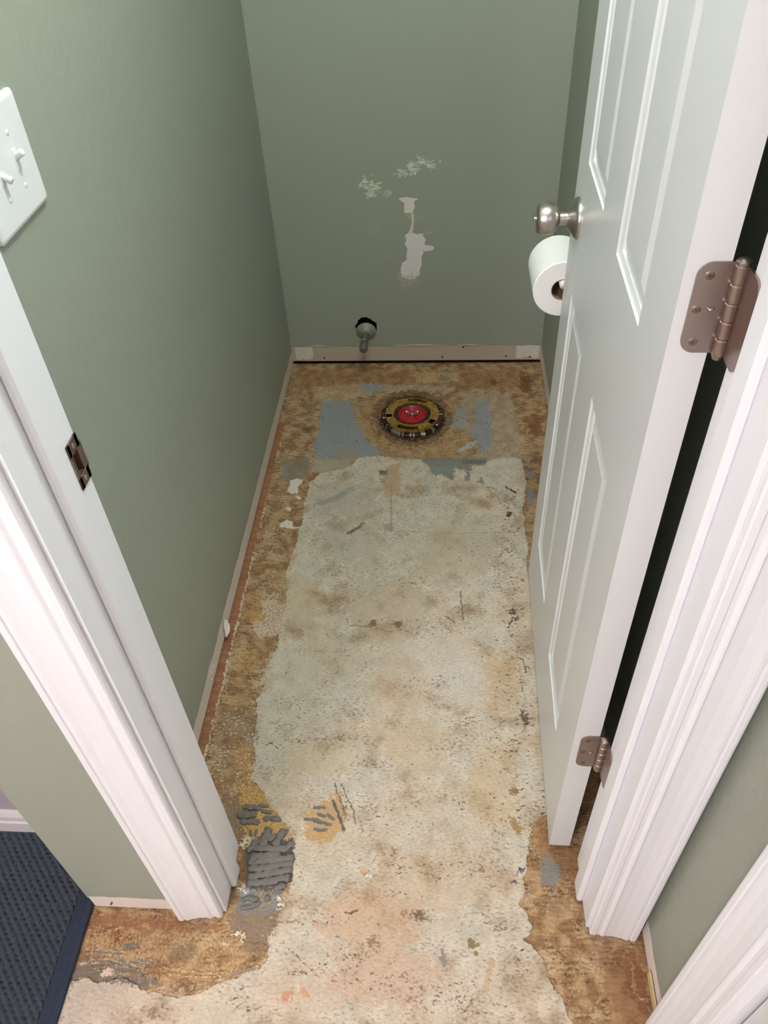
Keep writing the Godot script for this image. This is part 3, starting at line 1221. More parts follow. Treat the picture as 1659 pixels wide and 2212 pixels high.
func wall(called: String, label: String, o: Vector3, along: Vector3, far: float, n: Vector3, strip: float, number: int, m: Material, core: Material, gap := 0.01, thick := 0.1) -> Node3D:
	# drywall hung a little above the floor, a sole plate behind it, and paint down to where the baseboard was
	var w := structure(called, label)
	var st := start()
	block(st, o - n * 0.0012 + Vector3(0, gap, 0), o - n * 0.014 + along * far + Vector3(0, TOP, 0))
	part("drywall", st, core, w, "bare strip where the baseboard was")
	st = start()
	block(st, o - n * 0.0145 + Vector3(0, -0.004, 0), o - n * thick + along * far + Vector3(0, TOP, 0))
	part("stud_frame", st, mat.sole, w)
	st = start()
	painted_sheet(st, o, along, far, strip, TOP, n, 0.006, number)
	part("paint", st, m, w)
	return w

func around_hole(st: SurfaceTool, x0: float, x1: float, y0: float, y1: float, front: float, rear: float) -> void:
	# the wall between a rectangle and the ragged hole cut for the water pipe, and the hole's sides
	var rng := FastNoiseLite.new()
	rng.seed = 3
	rng.frequency = 1.2
	var c := Vector2(-0.2485, 0.141)
	var edge := []
	var hole := []
	for k in 48:
		var a := TAU * k / 48
		var d := Vector2(cos(a), sin(a))
		var r := 0.0345 + 0.007 * rng.get_noise_2d(cos(a) * 1.5, sin(a) * 1.5) + 0.006 * maxf(0.0, sin(a))
		hole.append(c + d * r)
		var tx := (x1 - c.x) / d.x if d.x > 1e-6 else ((x0 - c.x) / d.x if d.x < -1e-6 else 1e9)
		var ty := (y1 - c.y) / d.y if d.y > 1e-6 else ((y0 - c.y) / d.y if d.y < -1e-6 else 1e9)
		edge.append(c + d * minf(tx, ty))
	for k in 48:
		var j := (k + 1) % 48
		var e0: Vector2 = edge[k]
		var e1: Vector2 = edge[j]
		var h0: Vector2 = hole[k]
		var h1: Vector2 = hole[j]
		var p := [Vector3(e0.x, e0.y, front), Vector3(e1.x, e1.y, front), Vector3(h1.x, h1.y, front), Vector3(h0.x, h0.y, front)]
		var u := []
		for q in p:
			u.append(Vector2(q.x - LEFT, q.y))
		quad_uv(st, p, Vector3(0, 0, 1), u)
		# close the rectangle's corner when the two rays end on different sides
		if absf(e0.x - e1.x) > 1e-5 and absf(e0.y - e1.y) > 1e-5:
			var corner := Vector2(x1 if maxf(e0.x, e1.x) > x1 - 1e-5 else x0, y1 if maxf(e0.y, e1.y) > y1 - 1e-5 else y0)
			tri(st, p[0], p[1], Vector3(corner.x, corner.y, front), Vector3(0, 0, 1), u[0], u[1], Vector2(corner.x - LEFT, corner.y))
		quad(st, p[2], p[3], Vector3(h0.x, h0.y, rear), Vector3(h1.x, h1.y, rear), Vector3(c.x - h0.x, c.y - h0.y, 0))

func back_paint() -> StandardMaterial3D:
	# the back wall's coat with bare patches where the tank had been glued and scraped
	var w := 846
	var h := 1220
	var im := Image.create(w, h, false, Image.FORMAT_RGB8)
	im.fill(c8(155, 161, 147))
	var jx := noise_bytes(w, h, 0.05, 3, 21, 3, 1)
	var jy := noise_bytes(w, h, 0.05, 3, 22)
	var brush := noise_bytes(w, h, 0.22, 3, 23, 6, 1)
	for s in WALL_PATCHES:
		var poly := PackedVector2Array()
		var lo := Vector2(1e9, 1e9)
		var hi := -lo
		for i in range(0, s[0].size(), 2):
			var p := Vector2(s[0][i], h - s[0][i + 1])
			poly.append(p)
			lo = lo.min(p)
			hi = hi.max(p)
		var rag: float = s[5]
		for y in range(maxi(0, int(lo.y - rag * 2)), mini(h, int(hi.y + rag * 2))):
			for x in range(maxi(0, int(lo.x - rag * 3)), mini(w, int(hi.x + rag * 3))):
				var k := y * w + x
				var q := Vector2(x + (jx[k] - 128) / 50.0 * rag * 1.6, y + (jy[k] - 128) / 50.0 * rag)
				if not Geometry2D.is_point_in_polygon(q, poly):
					continue
				var a: float = s[4]
				if rag > 2.0:
					a *= clampf(0.9 + (brush[k] - 128) / 75.0, 0.0, 1.0)
				im.set_pixel(x, y, im.get_pixel(x, y).lerp(c8(s[1], s[2], s[3]), a))
	var m := StandardMaterial3D.new()
	m.albedo_texture = ImageTexture.create_from_image(im)
	m.roughness = 0.55
	m.texture_repeat = false
	m.uv1_scale = Vector3(1.0 / 0.846, -1.0 / 1.22, 1)
	m.uv1_offset = Vector3(0, 1, 0)
	return m

func make_walls() -> void:
	var wl := wall("wall_left", "sage green left wall of the toilet room with bare drywall at its foot", Vector3(LEFT, 0, BACK - 0.02), Vector3(0, 0, 1), INNER - BACK + 0.02, Vector3.RIGHT, 0.058, 31, mat.green, mat.drywall, 0.006, 0.102)
	var wb := structure("wall_back", "sage green back wall with scraped white patches and a bare strip at its foot")
	var st := start()
	var x0 := LEFT + (RIGHT - LEFT) * 26.0 / 105.0
	var x1 := LEFT + (RIGHT - LEFT) * 39.0 / 105.0
	var y0 := 0.088
	var y1 := 0.196
	var front := BACK - 0.0012
	var rear := BACK - 0.0135
	block(st, Vector3(LEFT - 0.01, 0.015, front), Vector3(x0, TOP, rear))
	block(st, Vector3(x1, 0.015, front), Vector3(RIGHT + 0.01, TOP, rear))
	block(st, Vector3(x0, 0.015, front), Vector3(x1, y0, rear))
	block(st, Vector3(x0, y1, front), Vector3(x1, TOP, rear))
	around_hole(st, x0, x1, y0, y1, front, rear)
	part("drywall", st, bumpy(paint(c8(192, 176, 160), 0.85), relief(256, 0.05, 3, 55), 5.0, 0.08), wb, "taupe bare strip where the baseboard was")
	st = start()
	block(st, Vector3(LEFT - 0.01, -0.004, BACK - 0.03), Vector3(RIGHT + 0.01, 0.036, BACK - 0.12))
	block(st, Vector3(LEFT - 0.01, -0.004, BACK - 0.12), Vector3(RIGHT + 0.01, TOP, BACK - 0.14))
	part("stud_frame", st, mat.sole, wb)
	st = start()
	painted_sheet(st, Vector3(LEFT, 0, BACK), Vector3.RIGHT, RIGHT - LEFT, 0.074, TOP, Vector3(0, 0, 1), 0.004, 32, 0.0012, [26, 39, y0, y1])
	around_hole(st, x0, x1, y0, y1, BACK, front)
	part("paint", st, back_paint(), wb)
	# whiter filler left at both ends of the strip, and nail holes
	for e in [[LEFT + 0.012, LEFT + 0.072, 51], [RIGHT - 0.082, RIGHT - 0.006, 52]]:
		st = start()
		var rng := FastNoiseLite.new()
		rng.seed = e[2]
		rng.frequency = 40.0
		var top := []
		var low := []
		for i in 25:
			var x := lerpf(e[0], e[1], i / 24.0)
			top.append(Vector3(x, 0.0705 + rng.get_noise_1d(x) * 0.004, BACK - 0.0003))
			low.append(Vector3(x, 0.0235 + rng.get_noise_1d(x + 5.0) * 0.012, BACK - 0.0003))
		for i in 24:
			quad(st, low[i], low[i + 1], top[i + 1], top[i], Vector3(0, 0, 1))
			quad(st, low[i], low[i + 1], low[i + 1] - Vector3(0, 0, 0.001), low[i] - Vector3(0, 0, 0.001), Vector3.DOWN)
		for k in [0, 24]:
			quad(st, low[k], top[k], top[k] - Vector3(0, 0, 0.001), low[k] - Vector3(0, 0, 0.001), Vector3.LEFT if k == 0 else Vector3.RIGHT)
		part("filler_patch", st, mat.drywall, wb)
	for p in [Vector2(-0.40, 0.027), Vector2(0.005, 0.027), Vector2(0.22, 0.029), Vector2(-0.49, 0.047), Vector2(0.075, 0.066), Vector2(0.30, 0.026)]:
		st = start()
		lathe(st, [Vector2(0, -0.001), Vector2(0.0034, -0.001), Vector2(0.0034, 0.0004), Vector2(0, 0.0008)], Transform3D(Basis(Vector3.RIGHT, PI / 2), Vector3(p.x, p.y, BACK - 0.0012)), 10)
		part("nail_hole_disc", st, paint(c8(74, 52, 38), 0.7, 0.3), wb)  # stands for a nail hole; its dark inside is put into the colour
	# the old edge of paint lifting along the strip's top
	st = start()
	for e in [[-0.16, 0.02], [0.05, 0.14], [-0.46, -0.38]]:
		tube(st, [Vector3(e[0], 0.0745, BACK - 0.0002), Vector3((e[0] + e[1]) / 2, 0.0765, BACK + 0.0012), Vector3(e[1], 0.0735, BACK - 0.0002)], [0.0006, 0.0016, 0.0006], 6)
	part("caulk_edge", st, mat.drywall, wb)
	wall("wall_right", "sage green right wall of the toilet room behind the open door", Vector3(RIGHT, 0, INNER), Vector3(0, 0, -1), INNER - BACK + 0.02, Vector3.LEFT, 0.07, 33, mat.green, mat.drywall, 0.012, 0.1)
	# scraps on the left strip
	var chip := start()
	var c0 := Vector3(LEFT + 0.002, 0.036, -1.128)
	var ring := [Vector3(0, 0.012, -0.014), Vector3(0.006, 0.004, -0.016), Vector3(0.012, -0.004, -0.006), Vector3(0.013, -0.010, 0.004), Vector3(0.006, -0.018, 0.018), Vector3(0.001, -0.020, 0.012), Vector3(0.002, -0.008, 0.006), Vector3(0.000, 0.000, 0.002)]
	for i in ring.size():
		tri(chip, c0 + Vector3(0.007, -0.004, -0.001), c0 + ring[i], c0 + ring[(i + 1) % ring.size()], Vector3(1, 1, 0.4))
		tri(chip, c0 + Vector3(-0.001, -0.004, 0), c0 + ring[i], c0 + ring[(i + 1) % ring.size()], Vector3(-1, -1, 0))
	part("torn_paper", chip, mat.drywall, wl, "scrap of torn drywall paper")
	for p in [[-1.02, 0.03, 0.004], [-0.99, 0.024, 0.003], [-1.0, 0.034, 0.003], [-0.90, 0.012, 0.003], [-1.06, 0.028, 0.002]]:
		st = start()
		lathe(st, [Vector2(0, -0.002), Vector2(p[2], -0.001), Vector2(p[2] * 0.7, 0.0012), Vector2(0, 0.002)], Transform3D(Basis(Vector3(0, 0, 1), -PI / 2), Vector3(LEFT - 0.0005, p[1], p[0])), 7)
		part("paper_crumb", st, mat.drywall, wl)
	# ---- wall with the doorway
	var wf := structure("wall_front", "sage green wall around the doorway with an unpainted strip at its foot")
	st = start()
	block(st, Vector3(-0.626, 0.006, FRONT - 0.0012), Vector3(-0.40, TOP, FRONT - 0.0135))
	block(st, Vector3(0.278, 0.008, FRONT - 0.0012), Vector3(HALL_RIGHT, TOP, FRONT - 0.0135))
	block(st, Vector3(-0.40, 2.07, FRONT - 0.0012), Vector3(0.278, TOP, FRONT - 0.0135))
	part("drywall", st, mat.drywall, wf, "unpainted strip of drywall")
	st = start()
	block(st, Vector3(-0.624, -0.004, FRONT - 0.0136), Vector3(-0.40, TOP, INNER))
	block(st, Vector3(0.278, -0.004, FRONT - 0.0136), Vector3(HALL_RIGHT, TOP, INNER))
	block(st, Vector3(-0.40, 2.07, FRONT - 0.0136), Vector3(0.278, TOP, INNER))
	block(st, Vector3(-0.6245, -0.004, INNER), Vector3(LEFT - 0.1, TOP, -0.67))
	part("stud_frame", st, mat.sole, wf)
	st = start()
	painted_sheet(st, Vector3(-0.626, 0, FRONT), Vector3.RIGHT, 0.226, 0.055, TOP, Vector3(0, 0, 1), 0.005, 34)
	painted_sheet(st, Vector3(0.278, 0, FRONT), Vector3.RIGHT, 0.079, 0.05, TOP, Vector3(0, 0, 1), 0.004, 35)
	painted_sheet(st, Vector3(-0.40, 0, FRONT), Vector3.RIGHT, 0.678, 2.07, TOP, Vector3(0, 0, 1), 0.0, 36)
	block(st, Vector3(-0.626, 0.046, FRONT), Vector3(-0.6275, TOP, -0.66))
	block(st, Vector3(LEFT, 0.05, INNER), Vector3(-0.40, TOP, INNER - 0.002))
	block(st, Vector3(0.278, 0.05, INNER), Vector3(RIGHT, TOP, INNER - 0.002))
	block(st, Vector3(-0.40, 2.07, INNER), Vector3(0.278, TOP, INNER - 0.002))
	part("paint", st, mat.green, wf)
	# two short staples' worth of grey on the bare strip
	for p in [Vector3(-0.591, 0.023, FRONT), Vector3(-0.452, 0.017, FRONT)]:
		st = start()
		tube(st, [p + Vector3(-0.003, -0.007, -0.001), p + Vector3(0, 0, -0.0004), p + Vector3(0.003, 0.007, -0.001)], [0.0016, 0.0018, 0.0016], 6)
		part("staple", st, mat.nickel_dark, wf)
	# ---- hall
	var wr := wall("wall_hall_right", "sage green hall wall between the two door casings", Vector3(HALL_RIGHT, 0, FRONT), Vector3(0, 0, 1), 0.15, Vector3.LEFT, 0.060, 37, mat.green, mat.drywall, 0.004, 0.1)
	box_part("upper_wall", Vector3(HALL_RIGHT, 2.08, FRONT + 0.15), Vector3(HALL_RIGHT + 0.1, TOP, 0.55), mat.green, wr)
	box_part("end_wall", Vector3(HALL_RIGHT, -0.004, 0.55), Vector3(HALL_RIGHT + 0.1, TOP, 1.75), mat.green, wr)
	st = start()
	block(st, Vector3(HALL_RIGHT - 0.003, 0.004, FRONT + 0.068), Vector3(HALL_RIGHT + 0.0, 0.026, FRONT + 0.142), 0.001)
	part("wood_splinter", st, paint(c8(214, 188, 140), 0.85), wr, "yellow splinter of old baseboard")
	var wn := structure("wall_alcove", "lavender grey wall in the alcove beyond the carpet")
	box_part("panel", Vector3(-2.65, -0.004, -0.65), Vector3(-0.6275, TOP, -0.75), mat.lavender, wn)
	var bb := structure("baseboard_alcove", "white stepped baseboard, greyed for the shade in the alcove, below the lavender grey wall")
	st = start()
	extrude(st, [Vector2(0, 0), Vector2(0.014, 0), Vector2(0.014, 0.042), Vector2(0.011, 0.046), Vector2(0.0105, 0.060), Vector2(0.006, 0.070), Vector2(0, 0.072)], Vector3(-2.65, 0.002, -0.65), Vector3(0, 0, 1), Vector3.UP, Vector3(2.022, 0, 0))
	part("moulding", st, paint(c8(204, 198, 200), 0.5), bb)  # white trim; the alcove's shade is put into this greyer colour
	var wo := structure("wall_hall_left", "far hall wall out to the left")
	box_part("panel", Vector3(-2.65, -0.004, -0.75), Vector3(-2.75, TOP, 1.85), mat.hall, wo)
	var wh := structure("wall_hall_back", "hall wall behind the viewer")
	box_part("panel", Vector3(-2.75, -0.004, 1.75), Vector3(HALL_RIGHT + 0.1, TOP, 1.85), mat.hall, wh)
	var ce := structure("ceiling", "flat white ceiling")
	box_part("panel", Vector3(-2.75, TOP, -2.45), Vector3(0.5, TOP + 0.1, 1.85), mat.ceiling, ce)

# ------------------------------------------------------------------ door frame
const CASING := [Vector2(0, 0), Vector2(0, 0.0085), Vector2(0.002, 0.0105), Vector2(0.009, 0.011), Vector2(0.011, 0.0095), Vector2(0.016, 0.0098), Vector2(0.020, 0.0125), Vector2(0.0225, 0.0132), Vector2(0.0245, 0.0118), Vector2(0.027, 0.0116), Vector2(0.040, 0.0122), Vector2(0.052, 0.0145), Vector2(0.060, 0.0172), Vector2(0.0635, 0.0178), Vector2(0.065, 0.0162), Vector2(0.067, 0.0162), Vector2(0.0685, 0.0185), Vector2(0.074, 0.0192), Vector2(0.077, 0.0185), Vector2(0.079, 0.016), Vector2(0.079, 0)]

func make_door_frame() -> void:
	var z1 := FRONT + 0.0005
	var jl := structure("trim_1", "white left door casing and jamb of the toilet doorway with a strike plate")
	var st := start()
	var jx := JAMB_LEFT - 0.019
	block(st, Vector3(jx, 0.010, INNER - 0.004), Vector3(JAMB_LEFT, 0.967, FRONT))
	block(st, Vector3(jx, 0.998, INNER - 0.004), Vector3(JAMB_LEFT, 2.06, FRONT))
	block(st, Vector3(jx, 0.967, INNER - 0.004), Vector3(JAMB_LEFT, 0.998, -0.6195))
	block(st, Vector3(jx, 0.967, -0.604), Vector3(JAMB_LEFT, 0.998, FRONT))
	part("jamb", st, mat.white, jl)
	st = start()
	block(st, Vector3(JAMB_LEFT, 0.012, -0.582), Vector3(JAMB_LEFT + 0.011, 2.05, -0.547), 0.003)
	part("door_stop", st, mat.white, jl)
	st = start()
	extrude(st, CASING, Vector3(JAMB_LEFT - 0.006, 0.010, z1), Vector3.LEFT, Vector3(0, 0, 1), Vector3(0, 2.056, 0), 0.0, 1.0)
	part("casing", st, mat.white, jl)
	# strike plate: a thin bent plate with a hole and two screws
	st = start()
	var sx := JAMB_LEFT + 0.0002
	var y0 := 0.953
	var y1 := 1.012
	block(st, Vector3(sx, y0, -0.6255), Vector3(sx + 0.0016, y0 + 0.016, -0.599), 0.0005)
	block(st, Vector3(sx, y1 - 0.016, -0.6255), Vector3(sx + 0.0016, y1, -0.599), 0.0005)
	block(st, Vector3(sx, y0, -0.6255), Vector3(sx + 0.0016, y1, -0.6185), 0.0005)
	block(st, Vector3(sx, y0, -0.605), Vector3(sx + 0.0016, y1, -0.599), 0.0005)
	block(st, Vector3(sx, y0 + 0.012, -0.6285), Vector3(sx + 0.0016, y1 - 0.012, -0.6245), 0.0005)
	var sp := part("strike_plate", st, mat.nickel_dark, jl, "dark metal strike plate")
	# the latch opening is cut through plate and jamb to the framing behind; its sides are bare wood
	st = start()
	block(st, Vector3(jx, 0.967, -0.6195), Vector3(JAMB_LEFT - 0.0004, 0.9685, -0.604))
	block(st, Vector3(jx, 0.9965, -0.6195), Vector3(JAMB_LEFT - 0.0004, 0.998, -0.604))
	block(st, Vector3(jx, 0.967, -0.6195), Vector3(JAMB_LEFT - 0.0004, 0.998, -0.618))
	block(st, Vector3(jx, 0.967, -0.6055), Vector3(JAMB_LEFT - 0.0004, 0.998, -0.604))
	part("latch_mortise", st, mat.sole, sp)
	for y in [y0 + 0.008, y1 - 0.008]:
		st = start()
		lathe(st, [Vector2(0, 0), Vector2(0.0034, 0), Vector2(0.0034, 0.0008), Vector2(0.0024, 0.0016), Vector2(0, 0.0018)], Transform3D(Basis(Vector3(0, 0, 1), -PI / 2), Vector3(sx + 0.0014, y, -0.612)), 12)
		part("screw", st, mat.nickel, sp)
	var jr := structure("trim_2", "white right door casing and hinge jamb of the toilet doorway")
	st = start()
	block(st, Vector3(JAMB_RIGHT, 0.010, INNER - 0.004), Vector3(JAMB_RIGHT + 0.019, 2.06, FRONT), 0.0012)
	part("jamb", st, mat.white, jr)
	st = start()
	block(st, Vector3(JAMB_RIGHT - 0.011, 0.012, -0.582), Vector3(JAMB_RIGHT, 2.05, -0.547), 0.003)
	part("door_stop", st, mat.white, jr)
	st = start()
	extrude(st, CASING, Vector3(JAMB_RIGHT + 0.006, 0.008, z1), Vector3.RIGHT, Vector3(0, 0, 1), Vector3(0, 2.058, 0), 0.0, 1.0)
	part("casing", st, mat.white, jr)
	var jh := structure("trim_3", "white head casing over the toilet doorway")
	st = start()
	block(st, Vector3(JAMB_LEFT - 0.019, 2.05, INNER - 0.004), Vector3(JAMB_RIGHT + 0.019, 2.069, FRONT), 0.001)
	part("jamb", st, mat.white, jh)
	st = start()
	extrude(st, CASING, Vector3(JAMB_LEFT - 0.006, 2.066, z1), Vector3.UP, Vector3(0, 0, 1), Vector3(JAMB_RIGHT - JAMB_LEFT + 0.012, 0, 0), -1.0, 1.0)
	part("casing", st, mat.white, jh)

func make_side_door() -> void:
	# the casing, jamb and closed leaf of a second door, in the hall's right wall
	var t := structure("trim_4", "white casing of a second door in the hall's right wall")
	var x := HALL_RIGHT - 0.0005
	var zi := -0.288
	var st := start()
	extrude(st, CASING, Vector3(x, 0.006, zi), Vector3(0, 0, -1), Vector3.LEFT, Vector3(0, 2.07, 0), 0.0, 1.0)
	part("casing", st, mat.white, t)
	st = start()
	block(st, Vector3(x, 0.006, zi + 0.006), Vector3(x + 0.11, 2.07, zi - 0.013), 0.0012)
	part("jamb", st, mat.white, t)
	st = start()
	block(st, Vector3(x, 2.07, zi - 0.013), Vector3(x + 0.11, 2.09, 0.56), 0.001)
	part("head_jamb", st, mat.white, t)
	var d := structure("door_2", "closed white second door in the hall's right wall")
	st = start()
	block(st, Vector3(x + 0.012, 0.012, zi + 0.009), Vector3(x + 0.047, 2.066, 0.55), 0.002)
	part("leaf", st, mat.door, d)

# ------------------------------------------------------------------ open door
const DOOR_WIDE := 0.684
const DOOR_THICK := 0.038
const DOOR_HIGH := 2.025

func door_panel(parent: Node, x0: float, x1: float, y0: float, y1: float) -> void:
	var steps := [[0.0, 0.0], [0.0015, 0.0028], [0.009, 0.0048], [0.0105, 0.0078], [0.015, 0.0084], [0.031, 0.0032], [0.034, 0.0022], [0.040, 0.0020]]
	var st := start()
	for side in 2:
		var loops := []
		for s in steps:
			var z: float = s[1] if side == 0 else DOOR_THICK - s[1]
			var e: float = s[0]
			loops.append([Vector3(x0 + e, y0 + e, z), Vector3(x1 - e, y0 + e, z), Vector3(x1 - e, y1 - e, z), Vector3(x0 + e, y1 - e, z)])
		var out := Vector3(0, 0, -1) if side == 0 else Vector3(0, 0, 1)
		for i in loops.size() - 1:
			for k in 4:
				var j := (k + 1) % 4
				quad(st, loops[i][k], loops[i][j], loops[i + 1][j], loops[i + 1][k], out)
		var last: Array = loops[loops.size() - 1]
		quad(st, last[0], last[1], last[2], last[3], out)
	part("panel", st, mat.door, parent)

func make_open_door() -> void:
	var o := structure("door_1", "white six-panel door standing open into the toilet room", Vector3(0.2087, 0.02, -0.644))
	var u := Vector3(0.0195, 0, -1).normalized()
	o.basis = Basis(u, Vector3.UP, u.cross(Vector3.UP))
	var xs := [0.0, 0.115, 0.287, 0.413, 0.587, DOOR_WIDE]
	var ys := [0.0, 0.205, 0.815, 1.03, 1.59, 1.69, 1.90, DOOR_HIGH]
	var st := start()
	for i in 5:
		for j in 7:
			if i % 2 == 1 and j % 2 == 1:
				continue
			for side in 2:
				var z := 0.0 if side == 0 else DOOR_THICK
				quad(st, Vector3(xs[i], ys[j], z), Vector3(xs[i + 1], ys[j], z), Vector3(xs[i + 1], ys[j + 1], z), Vector3(xs[i], ys[j + 1], z), Vector3(0, 0, -1.0 if side == 0 else 1.0))
	var t := DOOR_THICK
	quad(st, Vector3(0, 0, 0), Vector3(0, 0, t), Vector3(0, DOOR_HIGH, t), Vector3(0, DOOR_HIGH, 0), Vector3.LEFT)
	quad(st, Vector3(DOOR_WIDE, 0, 0), Vector3(DOOR_WIDE, 0, t), Vector3(DOOR_WIDE, DOOR_HIGH, t), Vector3(DOOR_WIDE, DOOR_HIGH, 0), Vector3.RIGHT)
	quad(st, Vector3(0, 0, 0), Vector3(DOOR_WIDE, 0, 0), Vector3(DOOR_WIDE, 0, t), Vector3(0, 0, t), Vector3.DOWN)
	quad(st, Vector3(0, DOOR_HIGH, 0), Vector3(DOOR_WIDE, DOOR_HIGH, 0), Vector3(DOOR_WIDE, DOOR_HIGH, t), Vector3(0, DOOR_HIGH, t), Vector3.UP)
	part("slab", st, mat.door, o)
	for i in [1, 3]:
		for j in [1, 3, 5]:
			door_panel(o, xs[i], xs[i + 1], ys[j], ys[j + 1])
	# knobs on both faces
	for side in 2:
		var dir := Vector3(0, 0, -1) if side == 0 else Vector3(0, 0, 1)
		var at := Vector3(0.618, 0.932, 0.0 if side == 0 else t)
		var xf := Transform3D(Basis(Vector3.RIGHT, -PI / 2 if side == 0 else PI / 2), at)
		st = start()
		lathe(st, [Vector2(0, 0), Vector2(0.033, 0), Vector2(0.033, 0.003), Vector2(0.031, 0.006), Vector2(0.022, 0.011), Vector2(0.016, 0.016), Vector2(0.0145, 0.018), Vector2(0, 0.018)], xf, 48)
		var rose := part("knob_rose", st, mat.knob, o, "round brushed nickel rose")
		rose.set_meta("label", "round brushed nickel rose")
		st = start()
		lathe(st, [Vector2(0, 0.016), Vector2(0.0105, 0.016), Vector2(0.0105, 0.030), Vector2(0.0125, 0.032), Vector2(0.018, 0.034), Vector2(0.0235, 0.040), Vector2(0.0258, 0.048), Vector2(0.0258, 0.054), Vector2(0.0235, 0.062), Vector2(0.0215, 0.0655), Vector2(0.0195, 0.0665), Vector2(0.012, 0.0675), Vector2(0, 0.068)], xf, 48)
		var kn := part("knob", st, mat.knob, o, "brushed nickel door knob")
		st = start()
		lathe(st, [Vector2(0, 0.067), Vector2(0.0035, 0.067), Vector2(0.0035, 0.0715), Vector2(0.002, 0.0725), Vector2(0, 0.0725)], xf, 14)
		part("lock_button", st, mat.knob, kn)
	# hinges: one leaf on the door's edge, one on the jamb, the knuckle between
	for y in [0.302, 1.072, 1.78]:
		make_hinge(o, y)

func make_hinge(door: Node3D, y: float) -> void:
	var h := Node3D.new()
	h.name = "hinge"
	door.add_child(h, true)
	h.set_meta("label", "satin nickel hinge with round-cornered leaves")
	var high := 0.089
	# pin line in the door's axes
	var pin := Vector3(-0.006, y, 0.0515)
	var st := start()
	# the leaf on the door edge lies in the plane x = 0 and reaches from z = 0.009 to the pin
	var leaf: Array = []
	for p in rounded(0.036, high, 0.0135, [true, false, false, true]):
		leaf.append(p)
	extrude(st, leaf, Vector3(-0.0024, y, 0.0105), Vector3(0, 0, 1), Vector3.UP, Vector3(0.0024, 0, 0))
	part("door_leaf", st, mat.nickel, h)
	st = start()
	var jamb_x := -0.012
	extrude(st, rounded(0.036, high, 0.0135, [false, true, true, false]), Vector3(-0.008, y, 0.0512), Vector3(-1, 0, 0.0195).normalized(), Vector3.UP, Vector3(0, 0, -0.0022))
	part("jamb_leaf", st, mat.nickel, h)
	# five knuckles and the pin's ends
	for k in 5:
		st = start()
		var y0 := y + k * high / 5.0 + 0.0005
		var y1 := y + (k + 1) * high / 5.0 - 0.0005
		lathe(st, [Vector2(0, y0), Vector2(0.0055, y0), Vector2(0.0062, y0 + 0.0008), Vector2(0.0062, y1 - 0.0008), Vector2(0.0055, y1), Vector2(0, y1)], Transform3D(Basis.IDENTITY, Vector3(pin.x, 0, pin.z - 0.006)), 18)
		part("knuckle", st, mat.nickel, h)
	st = start()
	lathe(st, [Vector2(0, y - 0.004), Vector2(0.004, y - 0.004), Vector2(0.005, y - 0.002), Vector2(0.005, y + high + 0.001), Vector2(0.0066, y + high + 0.001), Vector2(0.0066, y + high + 0.003), Vector2(0.004, y + high + 0.005), Vector2(0, y + high + 0.0055)], Transform3D(Basis.IDENTITY, Vector3(pin.x, 0, pin.z - 0.006)), 18)
	part("pin", st, mat.nickel, h)
	for p in [Vector2(0.0215, high - 0.012), Vector2(0.0175, high * 0.5), Vector2(0.0215, 0.0115)]:
		st = start()
		lathe(st, [Vector2(0, 0), Vector2(0.0042, 0), Vector2(0.0042, 0.0004), Vector2(0.0032, 0.0010), Vector2(0.0016, 0.0010), Vector2(0.0014, 0.0002), Vector2(0, 0.0002)], Transform3D(Basis(Vector3(0, 0, 1), PI / 2), Vector3(-0.0022, y + p.y, p.x)), 14)
		part("screw", st, mat.nickel_dark, h)
	st = start()
	tube(st, [Vector3(-0.0022, y + high * 0.5 + 0.001, 0.0265), Vector3(-0.0034, y + high * 0.5, 0.0295), Vector3(-0.0022, y + high * 0.5 + 0.001, 0.0325)], [0.0012, 0.0024, 0.0012], 8)
	part("stop_tab", st, mat.nickel, h)

